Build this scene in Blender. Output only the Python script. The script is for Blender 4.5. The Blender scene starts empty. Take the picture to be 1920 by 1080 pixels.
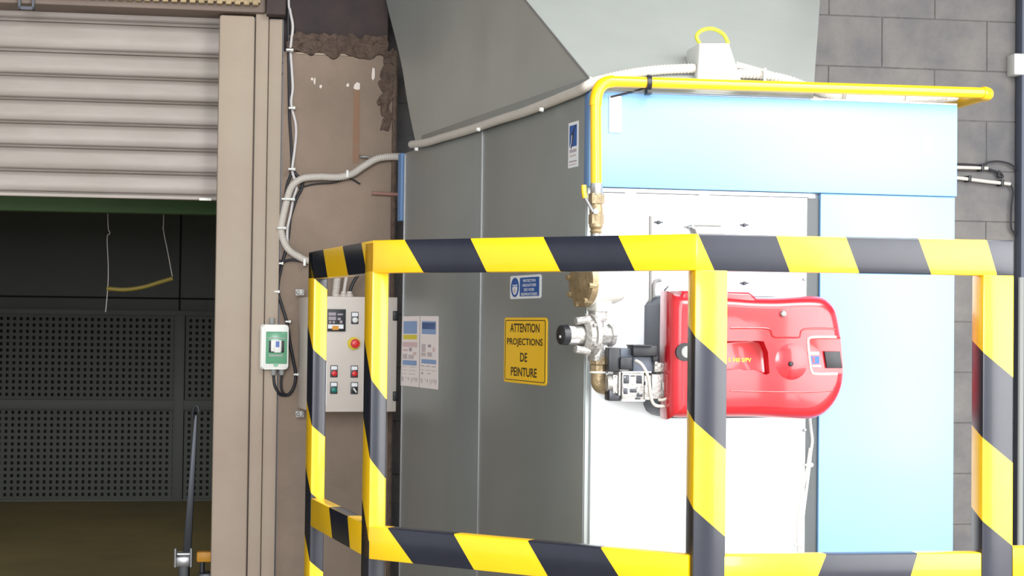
import bpy, bmesh, math, random
from mathutils import Vector, Matrix
random.seed(4)
R = math.radians
SC = bpy.context.scene
COL = SC.collection

# ------------------------------------------------------------------ camera
FPX = 3000.0                      # focal length in pixels of a 1920 px wide frame
CAM = Vector((0, 0, 1.5))
PITCH = math.atan(70 / FPX); ROLL = 0.012
fwd = Vector((0, math.cos(PITCH), math.sin(PITCH)))
r0 = Vector((1, 0, 0)); u0 = Vector((0, -math.sin(PITCH), math.cos(PITCH)))
right = r0 * math.cos(ROLL) + u0 * math.sin(ROLL)
upv = -r0 * math.sin(ROLL) + u0 * math.cos(ROLL)
cam_d = bpy.data.cameras.new('camera'); cam = bpy.data.objects.new('camera', cam_d); COL.objects.link(cam)
cam_d.sensor_width = 36; cam_d.lens = FPX / 1920 * 36; cam_d.clip_end = 200
cam.matrix_world = Matrix(((right.x, upv.x, -fwd.x, CAM.x), (right.y, upv.y, -fwd.y, CAM.y), (right.z, upv.z, -fwd.z, CAM.z), (0, 0, 0, 1)))
SC.camera = cam

# ------------------------------------------------------------------ light
SC.view_settings.view_transform = 'Standard'; SC.view_settings.look = 'None'
SC.view_settings.gamma = 1.0; SC.view_settings.use_curve_mapping = False
SC.view_settings.exposure = 0.15
w = bpy.data.worlds.new('world'); SC.world = w; w.use_nodes = True
w.node_tree.nodes['Background'].inputs[0].default_value = (0.93, 0.97, 1.0, 1)
w.node_tree.nodes['Background'].inputs[1].default_value = 1.15
def area(name, loc, target, sx, sy, power, col=(1, 1, 1)):
    l = bpy.data.lights.new(name, 'AREA'); l.shape = 'RECTANGLE'; l.size = sx; l.size_y = sy; l.energy = power; l.color = col
    o = bpy.data.objects.new(name, l); COL.objects.link(o); o.location = loc
    o.rotation_euler = (Vector(target) - Vector(loc)).to_track_quat('-Z', 'Y').to_euler()
    return o
# daylight coming in through a big gate behind and to the right of the camera
area('daylight_gate', (4.9, 0.3, 2.1), (1.5, 5.0, 1.9), 4.0, 3.6, 400, (1.0, 0.99, 0.97))
# second opening far behind the camera
area('daylight_doorway', (0.3, -9.0, 3.5), (0.8, 5.0, 1.8), 4.0, 4.4, 1150, (0.97, 0.99, 1.0))
# unseen overhead fill, added to brighten the sloping duct front
area('overhead_fill', (2.6, 1.8, 4.36), (2.6, 1.8, 0), 3.0, 3.0, 460, (0.98, 1.0, 0.98))

area('booth_fill', (-2.6, 10.5, 2.85), (-2.6, 10.5, 0), 1.2, .3, 6, (1.0, 0.93, 0.70))  # unseen fill light added to lift the dark booth interior

# ------------------------------------------------------------------ frames: vertical planes standing in the place
def ray(px, py):
    return (fwd + right * ((px - 960) / FPX) + upv * ((540 - py) / FPX))
class Fr:                         # local x = along the plane to the right, local y = into the depth, local z = up
    def __init__(s, o, deg):
        s.M = Matrix.Translation((o[0], o[1], 0)) @ Matrix.Rotation(R(deg), 4, 'Z'); s.I = s.M.inverted(); s.deg = deg
    def p(s, px, py, y=0.0):
        o = s.I @ CAM; d = s.I.to_3x3() @ ray(px, py); t = (y - o.y) / d.y
        return o + d * t
def at(px, py, Y):
    d = ray(px, py); return CAM + d * (Y / d.y)
W0 = Fr((0, 0), 0)
c0 = at(1103, 400, 4.82); FRONT = Fr(c0, 10); SIDE = Fr(c0, -69)
P1, P2, P3, P4 = at(586.5, 655, 4.86), at(695.5, 711, 4.2), at(1302.5, 630, 3.73), at(1901, 700, 3.85)
def ang(a, b): return math.degrees(math.atan2(b.y - a.y, b.x - a.x))
FA, FB, FC = Fr(P1, ang(P1, P2)), Fr(P2, ang(P2, P3)), Fr(P3, ang(P3, P4))
FP1, FP2, FP4 = Fr(P1, FA.deg + 90), Fr(P2, FA.deg + 90), Fr(P4, FC.deg)
WALL = Fr(at(640, 600, 7.0), 8); CAB = Fr(at(745, 660, 6.74), 16)
TR = Fr((FRONT.M @ FRONT.p(1118, 600, -.17)), 27)

# ------------------------------------------------------------------ materials
def lin(c): return tuple(((v / 255 + 0.055) / 1.055) ** 2.4 if v / 255 > 0.04045 else v / 255 / 12.92 for v in c)
MC = {}
def mat(name, col, rough=.5, metal=0.0, var=0.0, scale=6.0, bump=0.0, bscale=40.0, coat=0.0, stretch=None, col2=None, alpha=1.0, emit=0.0):
    if name in MC: return MC[name]
    m = bpy.data.materials.new(name); m.use_nodes = True; nt = m.node_tree; b = nt.nodes['Principled BSDF']
    c = (*lin(col), 1)
    b.inputs['Base Color'].default_value = c; b.inputs['Roughness'].default_value = rough; b.inputs['Metallic'].default_value = metal
    b.inputs['Coat Weight'].default_value = coat; b.inputs['Coat Roughness'].default_value = .08
    if alpha < 1: b.inputs['Alpha'].default_value = alpha
    tc = nt.nodes.new('ShaderNodeTexCoord'); mp = nt.nodes.new('ShaderNodeMapping'); nt.links.new(tc.outputs['Object'], mp.inputs[0])
    if stretch: mp.inputs['Scale'].default_value = stretch
    if var or col2:
        n = nt.nodes.new('ShaderNodeTexNoise'); n.inputs['Scale'].default_value = scale; n.inputs['Detail'].default_value = 6; n.inputs['Roughness'].default_value = .62
        nt.links.new(mp.outputs[0], n.inputs[0])
        cr = nt.nodes.new('ShaderNodeValToRGB'); cr.color_ramp.elements[0].position = .3; cr.color_ramp.elements[1].position = .7
        a = (*lin(col2), 1) if col2 else tuple(v * (1 - var) for v in c[:3]) + (1,)
        cr.color_ramp.elements[0].color = a; cr.color_ramp.elements[1].color = c if col2 else tuple(min(1, v * (1 + var)) for v in c[:3]) + (1,)
        nt.links.new(n.outputs[0], cr.inputs[0]); nt.links.new(cr.outputs[0], b.inputs['Base Color'])
    if bump:
        n2 = nt.nodes.new('ShaderNodeTexNoise'); n2.inputs['Scale'].default_value = bscale; n2.inputs['Detail'].default_value = 4
        nt.links.new(mp.outputs[0], n2.inputs[0])
        bp = nt.nodes.new('ShaderNodeBump'); bp.inputs['Strength'].default_value = bump; bp.inputs['Distance'].default_value = .02
        nt.links.new(n2.outputs[0], bp.inputs['Height']); nt.links.new(bp.outputs[0], b.inputs['Normal'])
    MC[name] = m; return m
def mk_mats():
    mat('yellow_paint', (248, 196, 8), .35, var=.04, scale=9, bump=.05, bscale=25, coat=.3)
    mat('black_paint', (24, 27, 40), .3, col2=(30, 33, 46), scale=14, bump=.004, bscale=40, coat=.1)
    mat('wall_paint', (156, 136, 121), .85, col2=(126, 111, 98), scale=1.7, bump=.25, bscale=18)
    mat('steel_paint', (170, 155, 138), .6, col2=(158, 140, 126), scale=1.4, bump=.05, bscale=20)
    mat('lintel_shaded', (124, 108, 98), .7, col2=(108, 94, 86), scale=2); mat('dark_wall', (76, 64, 62), .9, col2=(54, 48, 50), scale=4, bump=.6, bscale=12)
    mat('concrete_block', (128, 123, 119), .9, col2=(94, 94, 98), scale=3, bump=.5, bscale=22)
    mat('mortar', (116, 111, 108), .95, col2=(88, 88, 90), scale=9, bump=.4, bscale=30)
    mat('shutter', (160, 150, 145), .5, .15, col2=(142, 135, 126), scale=2.2, stretch=(1, 1, 5))
    mat('galvanised', (164, 170, 170), .42, .7, var=.05, scale=2.5)
    mat('galvanised_hood', (180, 184, 181), .36, .5, var=.05, scale=3, bump=.3, bscale=1.7)
    mat('white_sheet', (230, 233, 238), .4, .3, var=.02, scale=3)
    mat('blue_paint', (124, 171, 216), .40, 0, var=.02, scale=2)
    mat('blue_edge', (96, 130, 176), .5)
    mat('pipe_yellow', (245, 190, 10), .35, 0, var=.03, coat=.4)
    mat('conduit', (202, 195, 187), .5, 0, var=.05, scale=12)
    mat('white_cable', (210, 205, 205), .5); mat('black_cable', (30, 30, 38), .5)
    mat('brass', (152, 134, 104), .42, .4, var=.2, scale=30, bump=.2, bscale=80)
    mat('copper', (170, 112, 76), .35, .8)
    mat('cast_alloy', (176, 174, 172), .45, .5, var=.12, scale=40, bump=.3, bscale=90)
    mat('steel', (180, 180, 182), .3, .8); mat('dark_steel', (70, 72, 78), .4, .6)
    mat('black_plastic', (30, 32, 38), .45); mat('grey_plastic', (84, 90, 104), .5)
    mat('white_plastic', (226, 226, 222), .4); mat('cabinet', (206, 196, 188), .45, var=.02)
    mat('red_cover', (196, 24, 38), .3, 0, var=.03, scale=4, coat=.5)
    mat('dark_cover', (52, 60, 76), .4)
    mat('green_window', (84, 168, 124), .2, alpha=.75); mat('pale_grey', (150, 152, 150), .5)
    mat('sign_yellow', (252, 200, 26), .4, var=.02); mat('sign_ink', (48, 40, 30), .6)
    mat('sign_blue', (26, 84, 160), .4); mat('sign_white', (232, 234, 238), .45)
    mat('paper', (246, 234, 232), .7); mat('print_blue', (140, 166, 208), .7); mat('print_deep', (98, 124, 186), .7)
    mat('print_yellow', (226, 208, 60), .7); mat('print_pink', (222, 190, 190), .7); mat('print_grey', (168, 156, 164), .7)
    mat('print_light', (204, 190, 192), .7)
    mat('red_button', (214, 40, 44), .3); mat('green_button', (20, 120, 110), .3)
    mat('pink_copper', (150, 110, 100), .6); mat('orange', (214, 148, 40), .5); mat('rust', (142, 104, 80), .9, col2=(140, 116, 98), scale=20)
    mat('booth_panel', (84, 86, 82), .6, 0, var=.1, scale=2); mat('booth_floor', (168, 148, 104), .7, 0, col2=(140, 132, 92), scale=1.2)
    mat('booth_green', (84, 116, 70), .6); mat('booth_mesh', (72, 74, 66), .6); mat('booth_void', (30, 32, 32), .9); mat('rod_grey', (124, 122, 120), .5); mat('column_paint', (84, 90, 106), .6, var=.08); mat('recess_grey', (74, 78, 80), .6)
    mat('floor_concrete', (150, 146, 138), .8, var=.1, scale=2); mat('ceiling_grey', (130, 128, 124), .9, var=.05)
    mat('yellow_hose', (150, 130, 50), .5); mat('lime_cable', (196, 200, 40), .4); mat('chip_white', (226, 214, 206), .9)
    mat('teal_print', (150, 226, 232), .5); mat('brush', (170, 150, 118), .8, var=.2, scale=30)
    mat('red_black', (84, 24, 50), .3, col2=(60, 20, 44), scale=20, coat=.4)
    mat('plaster_rough', (108, 90, 78), .95, col2=(80, 66, 60), scale=18, bump=1.0, bscale=30)
mk_mats()

# ------------------------------------------------------------------ mesh helpers
def BM(): return bmesh.new()
def box(b, x0, x1, y0, y1, z0, z1, bev=0, seg=2, mi=0):
    vs = [b.verts.new((x, y, z)) for x in (x0, x1) for y in (y0, y1) for z in (z0, z1)]
    fs = [b.faces.new([vs[i] for i in q]) for q in ((0, 1, 3, 2), (4, 6, 7, 5), (0, 4, 5, 1), (2, 3, 7, 6), (0, 2, 6, 4), (1, 5, 7, 3))]
    for f in fs: f.material_index = mi
    if bev:
        es = list({e for f in fs for e in f.edges})
        rr = bmesh.ops.bevel(b, geom=es, offset=bev, segments=seg, affect='EDGES', profile=.5)
        for f in rr['faces']: f.material_index = mi
    return b
def prism(b, poly, y0, y1, bev=0, seg=2, mi=0, front_only=False):
    A = [b.verts.new((x, y0, z)) for x, z in poly]; B = [b.verts.new((x, y1, z)) for x, z in poly]; n = len(poly)
    f1 = b.faces.new(A); f2 = b.faces.new(B[::-1]); fs = [f1, f2]
    for i in range(n): fs.append(b.faces.new((A[i], B[i], B[(i + 1) % n], A[(i + 1) % n])))
    for f in fs: f.material_index = mi
    if bev:
        es = f1.edges if front_only else list({e for f in (f1, f2) for e in f.edges})
        rr = bmesh.ops.bevel(b, geom=list(es), offset=bev, segments=seg, affect='EDGES', profile=.5)
        for f in rr['faces']: f.material_index = mi
    return b
def quadp(b, pts, mi=0):
    f = b.faces.new([b.verts.new(p) for p in pts]); f.material_index = mi; return f
def smooth_path(pts, n=6):
    P = [Vector(p) for p in pts]
    if len(P) < 3: return P
    Q = [P[0] * 2 - P[1]] + P + [P[-1] * 2 - P[-2]]; out = []
    for i in range(1, len(Q) - 2):
        for k in range(n):
            t = k / n; a, c, d, e = Q[i - 1], Q[i], Q[i + 1], Q[i + 2]
            out.append(.5 * ((2 * c) + (d - a) * t + (2 * a - 5 * c + 4 * d - e) * t * t + (3 * c - a - 3 * d + e) * t ** 3))
    out.append(P[-1]); return out
def tube(b, pts, r, seg=12, smooth=6, rib=0, mi=0):
    P = smooth_path(pts, smooth) if smooth else [Vector(p) for p in pts]
    if rib:                       # corrugated conduit: ring pitch rib
        L = [0]
        for i in range(1, len(P)): L.append(L[-1] + (P[i] - P[i - 1]).length)
        n = max(2, int(L[-1] / rib * 4)); Q = []; j = 0
        for k in range(n + 1):
            s = L[-1] * k / n
            while j < len(L) - 2 and L[j + 1] < s: j += 1
            Q.append(P[j].lerp(P[j + 1], (s - L[j]) / max(1e-9, L[j + 1] - L[j])))
        P = Q
    up = None; rings = []
    for i, p in enumerate(P):
        t = (P[min(i + 1, len(P) - 1)] - P[max(i - 1, 0)]).normalized()
        if up is None: up = t.orthogonal().normalized()
        up = (up - t * up.dot(t)); up = up.normalized() if up.length > 1e-6 else t.orthogonal().normalized()
        v = t.cross(up); rr = r * ((1.0, 1.0, .86, .86)[i % 4] if rib else 1)
        rings.append([b.verts.new(p + (up * math.cos(a) + v * math.sin(a)) * rr) for a in [2 * math.pi * k / seg for k in range(seg)]])
    for A, B in zip(rings, rings[1:]):
        for k in range(seg): b.faces.new((A[k], A[(k + 1) % seg], B[(k + 1) % seg], B[k])).material_index = mi
    b.faces.new(rings[0][::-1]).material_index = mi; b.faces.new(rings[-1]).material_index = mi
    return b
def lathe(b, o, d, prof, seg=32, mi=0):     # prof: (distance along d, radius)
    o = Vector(o); d = Vector(d).normalized(); u = d.orthogonal().normalized(); v = d.cross(u); rings = []
    for t, r in prof:
        rings.append([b.verts.new(o + d * t + (u * math.cos(a) + v * math.sin(a)) * max(r, 1e-5)) for a in [2 * math.pi * k / seg for k in range(seg)]])
    for A, B in zip(rings, rings[1:]):
        for k in range(seg): b.faces.new((A[k], A[(k + 1) % seg], B[(k + 1) % seg], B[k])).material_index = mi
    b.faces.new(rings[0][::-1]).material_index = mi; b.faces.new(rings[-1]).material_index = mi
    return b
def cyl(b, p, q, r, seg=20, mi=0, r2=None):
    p = Vector(p); q = Vector(q); return lathe(b, p, q - p, [(0, r), ((q - p).length, r if r2 is None else r2)], seg, mi)
def hexn(b, p, q, r, mi=0): return cyl(b, p, q, r, 6, mi)
WM = {}
def place(o, Mw, parent=None):
    WM[o.name] = Mw
    if parent:
        o.parent = parent; o.matrix_basis = WM[parent.name].inverted() @ Mw
    else: o.matrix_basis = Mw
def tag(o, label, cat, group=None, kind=None):
    if label: o['label'] = label
    if cat: o['category'] = cat
    if group: o['group'] = group
    if kind: o['kind'] = kind
    return o
def obj(name, b, mats, fr=W0, parent=None, label=None, smooth=35):
    me = bpy.data.meshes.new(name)
    bmesh.ops.recalc_face_normals(b, faces=b.faces)
    xs = [v.co for v in b.verts]
    c = Vector(((min(v.x for v in xs) + max(v.x for v in xs)) / 2, (min(v.y for v in xs) + max(v.y for v in xs)) / 2, min(v.z for v in xs)))
    bmesh.ops.translate(b, verts=b.verts, vec=-c)
    b.to_mesh(me); b.free()
    for m in (mats if isinstance(mats, (list, tuple)) else [mats]): me.materials.append(MC[m])
    if smooth:
        me.polygons.foreach_set('use_smooth', [True] * len(me.polygons)); me.set_sharp_from_angle(angle=R(smooth))
    o = bpy.data.objects.new(name, me); COL.objects.link(o)
    place(o, fr.M @ Matrix.Translation(c), parent)
    if label: o['label'] = label
    return o
def thing(name, label, cat, fr, base, group=None):
    o = bpy.data.objects.new(name, None); COL.objects.link(o); o.empty_display_size = .05
    place(o, fr.M @ Matrix.Translation(Vector(base))); return tag(o, label, cat, group)
def struct(name, b, mats, fr=W0, smooth=35, parent=None):
    o = obj(name, b, mats, fr, parent, smooth=smooth)
    if not parent: o['kind'] = 'structure'
    return o
def text_bm(b, s, x0, x1, z0, z1, y, depth=.0008, mi=0):
    cu = bpy.data.curves.new('t', 'FONT'); cu.body = s; cu.extrude = 0; cu.align_x = 'LEFT'; cu.resolution_u = 3; cu.offset = .018
    o = bpy.data.objects.new('t', cu); COL.objects.link(o); dg = bpy.context.evaluated_depsgraph_get(); dg.update()
    me = bpy.data.meshes.new_from_object(o.evaluated_get(dg)); bpy.data.objects.remove(o); bpy.data.curves.remove(cu)
    xs = [v.co.x for v in me.vertices]; ys = [v.co.y for v in me.vertices]
    ax, bx, ay, by = min(xs), max(xs), min(ys), max(ys)
    k0 = len(b.verts); n0 = len(b.faces); vs = [b.verts.new((x0 + (v.co.x - ax) / (bx - ax) * (x1 - x0), y, z0 + (v.co.y - ay) / (by - ay) * (z1 - z0))) for v in me.vertices]
    for p in me.polygons:
        try: b.faces.new([vs[i] for i in p.vertices]).material_index = mi
        except ValueError: pass
    bpy.data.meshes.remove(me)
def rrect(x0, x1, z0, z1, r, n=5):
    out = []
    for cx, cz, a0 in ((x1 - r, z1 - r, 0), (x0 + r, z1 - r, 90), (x0 + r, z0 + r, 180), (x1 - r, z0 + r, 270)):
        for k in range(n + 1):
            a = R(a0 + 90 * k / n); out.append((cx + r * math.cos(a), cz + r * math.sin(a)))
    return out
def pxpoly(fr, pts, y=0.0): return [(q.x, q.z) for q in (fr.p(px, py, y) for px, py in pts)]
def cut(o, b, fr):                # boolean difference, applied to the mesh
    bmesh.ops.recalc_face_normals(b, faces=b.faces)
    me = bpy.data.meshes.new('c'); b.to_mesh(me); b.free(); c = bpy.data.objects.new('c', me); COL.objects.link(c); c.matrix_basis = fr.M
    md = o.modifiers.new('c', 'BOOLEAN'); md.object = c; md.operation = 'DIFFERENCE'; md.solver = 'EXACT'
    dg = bpy.context.evaluated_depsgraph_get(); dg.update()
    m2 = bpy.data.meshes.new_from_object(o.evaluated_get(dg)); o.modifiers.clear(); o.data = m2
    m2.set_sharp_from_angle(angle=R(35))
    bpy.data.objects.remove(c); bpy.data.meshes.remove(me)

# ================================================================== THE SETTING
# wall plane numbers (WALL frame)
def wx(px, py=600, y=0): return WALL.p(px, py, y).x
def wz(py, px=600, y=0): return WALL.p(px, py, y).z
xo = wx(403, 600)                     # right edge of the shutter opening
xp = wx(737, 600)                     # right edge of the rendered wall piece
zl = wz(26, 300)                      # underside of the lintel over the shutter
CEIL = 4.4
b = BM(); box(b, -9, 9, -8, 16, -.1, 0); struct('floor', b, 'floor_concrete')
b = BM(); box(b, -9, 9, -2, 16, CEIL, CEIL + .1); struct('ceiling', b, 'ceiling_grey')
# rendered pier between shutter and machine
ztop = wz(100, 640)
b = BM(); box(b, wx(523), xp, 0, .45, 0, ztop, .004); struct('wall_pier', b, 'wall_paint', WALL)
b = BM(); box(b, wx(496), wx(728, 50), .03, .45, ztop, CEIL)
struct('wall_over_pier', b, 'dark_wall', WALL)
# broken mortar ledge
b = BM()
rnd = random.Random(3)
from mathutils import noise
def rough_patch(b, xa, xb, za, zc, nx, nz, amp, edge):
    g = []
    for i in range(nx + 1):
        col = []
        for j in range(nz + 1):
            u, v = i / nx, j / nz; x, z = xa + (xb - xa) * u, za + (zc - za) * v
            e = min(u, 1 - u, v, 1 - v) * 2
            x += noise.noise(Vector((x * 26, z * 26, 3))) * edge; z += noise.noise(Vector((x * 26, z * 26, 9))) * edge
            y = -.002 - amp * (0.25 + abs(noise.noise(Vector((x * 30, z * 34, 1)))) + .6 * abs(noise.noise(Vector((x * 90, z * 90, 5))))) if e > .02 else .012
            col.append(b.verts.new((x, y, z)))
        g.append(col)
    for i in range(nx):
        for j in range(nz): b.faces.new((g[i][j], g[i + 1][j], g[i + 1][j + 1], g[i][j + 1]))
rough_patch(b, wx(530), wx(722), ztop - .016, ztop + .085, 90, 20, .020, .022)
rough_patch(b, wx(708), wx(731), ztop - .34, ztop + .02, 16, 70, .016, .030)
struct('trim_4', b, 'plaster_rough', WALL)
# small blemishes of the render: rust strip and chipped spots
b = BM()
for px, py, w_, h_ in ((778, 0, 0, 0), (700, 138, 4, 16), (585, 148, 3, 3), (590, 152, 2, 9), (652, 160, 3, 4), (669, 163, 8, 9), (601, 162, 3, 4)):
    if not w_: continue
    q = WALL.p(px, py); k = 6.9 / 3000
    poly = [(q.x + math.cos(a) * w_ * k * rnd.uniform(.6, 1.1), q.z + math.sin(a) * h_ * k * rnd.uniform(.6, 1.1)) for a in [i * math.pi / 4 for i in range(8)]]
    prism(b, poly, -.003, .001)
tag(obj('plaster_chip', b, 'chip_white', WALL, smooth=0), 'pale chipped spots high on the rendered pier', 'chipped plaster', kind='stuff')
b = BM(); q = WALL.p(669, 165); q2 = WALL.p(669, 306); box(b, q.x - .014, q.x + .014, -.0025, .001, q2.z, q.z)
struct('trim_5', b, 'rust', WALL)
b = BM()
for py in (118, 138):
    q = WALL.p(527.5, py); lathe(b, (q.x, -.006, q.z), (0, 1, 0), [(0, .005), (.006, .007)], 8)
struct('trim_8', b, 'dark_wall', WALL)
b = BM(); box(b, wx(548), wx(700), -.006, .004, wz(104, 620), wz(100.5, 620), .001); struct('trim_9', b, 'steel_paint', WALL)
# edge bead of the pier
b = BM(); q = WALL.p(733, 95); tube(b, [(xp - .006, -.006, 0), (xp - .006, -.006, q.z - .03), (xp - .002, -.01, q.z)], .011, 8, 0); struct('trim_6', b, 'plaster_rough', WALL)
# steel frame of the shutter opening
def strip(name, pa, pb, y0, y1, z1, m='steel_paint', bev=.006):
    b = BM(); box(b, wx(pa), wx(pb), y0, y1, 0, z1, bev); return struct(name, b, m, WALL)
strip('door_1_jamb', 403, 470, -.05, .45, wz(32, 440), bev=.012)
strip('trim_1', 471.3, 495.6, -.042, .3, wz(4, 480))
strip('trim_2', 496.3, 521.8, -.036, .3, wz(38, 510))
struct('wall_gap', box(BM(), wx(470), wx(524), .0, .3, 0, wz(30, 510)), 'dark_steel', WALL)
# lintel / beam above the shutter and the serrated brush strip
b = BM(); box(b, -4.2, wx(490), -.07, .45, wz(28, 440), CEIL, .01); struct('wall_lintel', b, 'lintel_shaded', WALL)  # the beam's shade under the ceiling is put into this darker colour
b = BM(); q = WALL.p(515, 20); box(b, wx(491), wx(527), -.10, .1, wz(35, 508), CEIL, .005); struct('trim_7', b, 'dark_wall', WALL)
b = BM(); zb = WALL.p(480, 11, -.09).z; x1 = WALL.p(488, 8, -.09).x
box(b, -4.2, x1, -.10, -.073, zb + .012, zb + .09)
n = 46
for i in range(n):
    x = x1 - .020 - i * .038; box(b, x - .012, x + .012, -.112, -.073, zb, zb + .018, .002, 1)
tag(obj('cable_tray', b, 'brush', WALL), 'beige toothed metal strip running above the roller shutter', 'strip')
b = BM(); q = WALL.p(35, 18, -.07); q2 = WALL.p(66, -20, -.07)
for (a, c, d, e) in ((q.x, q.x + .01, q.z, q2.z), (q2.x - .01, q2.x, q.z, q2.z), (q.x, q2.x, q.z, q.z + .012)): box(b, a, c, -.085, -.068, d, e)
tag(obj('bracket', b, 'dark_steel', WALL), 'small dark square bracket on the beam over the shutter', 'bracket')
b = BM(); box(b, -6.0, -4.0, 0, .45, 0, CEIL); struct('wall_left', b, 'wall_paint', WALL)

# block wall behind and to the right of the machine
yb = .42
BW = WALL
b = BM(); x0 = xp - .3; X1 = 6.0
box(b, x0, X1, yb + .005, yb + .3, 0, CEIL, mi=1)
# blocks laid in courses (surface relief, one mesh)
zr = BW.p(1700, 128, yb).z; zj = BW.p(1660, 32, yb).z
course = zj - zr
xj = BW.p(1654, 80, yb).x
rows = range(-int(zr / course) - 1, int((CEIL - zr) / course) + 2)
for r_ in rows:
    za = zr + r_ * course; zb_ = za + course - .0025
    off = xj + (0 if r_ % 2 == 0 else .27) - 12 * .54
    for i in range(34):
        xa = off + i * .54; xb = xa + .5375
        if xb < x0 or xa > X1: continue
        if zb_ < 0 or za > CEIL: continue
        box(b, max(xa, x0), min(xb, X1), yb + rnd.uniform(-.0015, .0015), yb + .02, max(za, 0), min(zb_, CEIL), .003, 1)
struct('wall_back', b, ['concrete_block', 'mortar'], BW)

# paint booth seen through the half open shutter
bx0, bx1 = -6.0, xo + .02; yb0, yb1 = .45, 6.9
b = BM(); box(b, -6.6, bx0, yb0, yb1 + .1, 0, CEIL); struct('wall_booth_left', b, 'booth_panel', WALL)
b = BM(); box(b, bx1, bx1 + .1, yb0, yb1 + .1, 0, CEIL); struct('wall_booth_right', b, 'booth_panel', WALL)
b = BM(); box(b, bx0, bx1, yb0, yb1 + .1, 2.95, 3.05); struct('ceiling_booth', b, 'booth_panel', WALL)
b = BM(); box(b, bx0, bx1, .2, yb1, 0, .004); struct('floor_booth', b, 'booth_floor', WALL)
b = BM()
box(b, bx0, bx1, yb1, yb1 + .1, 0, 3.0)
zz = WALL.p(200, 558, yb1).z; xx = WALL.p(338, 500, yb1).x
box(b, bx0, bx1, yb1 - .006, yb1, zz - .008, zz + .008, mi=1); box(b, xx - .008, xx + .008, yb1 - .006, yb1, 0, 2.9, mi=1)
struct('wall_booth_back', b, ['booth_panel', 'booth_void'], WALL)
# filter wall: frame + perforated panels
fm = thing('filter_wall', 'dark perforated filter panels in a frame at the back of the booth', 'filter panel', WALL, (WALL.p(160, 900, yb1 - .3).x, yb1 - .3, 0))
yf = yb1 - .3
def fz(py, px=160): return WALL.p(px, py, yf).z
def fx(px, py=700): return WALL.p(px, py, yf).x
ft, fm1, fm2, fb = fz(588), fz(749), fz(768), max(.02, fz(936))
b = BM()
box(b, fx(0) - 2, bx1, yf - .03, yf + .02, fm2, fm1, .004); box(b, fx(326), fx(346), yf - .035, yf + .02, .0, ft, .004)
box(b, fx(0) - 2, bx1, yf - .02, yf + .02, ft - .01, ft + .035, .003); box(b, fx(0) - 2, bx1, yf - .02, yf + .02, 0, fb, .003)
obj('frame', b, 'booth_panel', WALL, fm)
def mesh_panel(x0, x1, z0, z1, name):
    b = BM(); px_ = .052
    nx = int((x1 - x0) / px_); nz = int((z1 - z0) / px_)
    for i in range(nx + 1): x = x0 + i * px_; box(b, x, x + .030, yf, yf + .012, z0, z1)
    for j in range(nz + 1): z = z0 + j * px_; box(b, x0, x1, yf - .003, yf + .010, z, min(z + .026, z1))
    obj(name, b, 'booth_mesh', WALL, fm)
    b = BM(); box(b, x0, x1, yf + .06, yf + .07, z0, z1); obj('filter_backing', b, 'booth_void', WALL, fm)
mesh_panel(fx(0) - 1.7, fx(326), fm1, ft, 'mesh_panel'); mesh_panel(fx(0) - 1.7, fx(326), fb, fm2, 'mesh_panel')
mesh_panel(fx(347), bx1, fm1, ft, 'mesh_panel'); mesh_panel(fx(347), bx1, fb, fm2, 'mesh_panel')
# green beam just behind the shutter
b = BM(); box(b, -5, bx1, 1.2, 1.3, WALL.p(200, 398, 1.2).z, WALL.p(200, 340, 1.2).z, .004); tag(obj('green_beam', b, 'booth_green', WALL), 'green painted beam just under the shutter edge', 'beam')

# ================================================================== ROLLER SHUTTER
sh = thing('roller_shutter', 'half raised beige roller shutter with wide horizontal slats', 'roller shutter', WALL, (xo - .9, .12, wz(376, 300)))
b = BM(); ys = .10
sp = [52, 108, 153, 197, 240.5, 284.5, 329, 370]
zs = [WALL.p(402, y + 1, ys).z for y in sp]; zs = [zs[0] + .14] + zs
xl, xr = -4.0, xo + .015
poly_y = [0]
for i in range(len(zs) - 1):
    zt, zb_ = zs[i], zs[i + 1]; h = zt - zb_
    prof = [(ys + .010, zt), (ys + .001, zt - .010), (ys - .001, zt - h * .2), (ys - .0025, zt - h * .5), (ys - .003, zt - h * .80), (ys + .002, zt - h * .86), (ys + .016, zt - h * .89), (ys + .016, zt - h * .905), (ys - .004, zt - h * .925), (ys - .007, zt - h * .95), (ys - .004, zt - h * .985), (ys + .014, zt - h * .995)]
    vs = [[b.verts.new((x, y, z)) for y, z in prof] for x in (xl, xr)]
    for k in range(len(prof) - 1): b.faces.new((vs[0][k], vs[1][k], vs[1][k + 1], vs[0][k + 1]))
box(b, xl, xr, ys + .02, ys + .028, zs[-1], zs[0] + .3)
obj('curtain', b, 'shutter', WALL, sh, smooth=50)
b = BM(); box(b, xl, xr, ys - .012, ys + .03, zs[-1] - .012, zs[-1] + .004, .003); obj('bottom_bar', b, 'shutter', WALL, sh)
b = BM(); q = WALL.p(373, 376, ys - .03); box(b, q.x, q.x + .055, ys - .035, ys - .01, q.z, q.z + .012, .003); obj('latch', b, 'white_plastic', WALL, sh)

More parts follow.
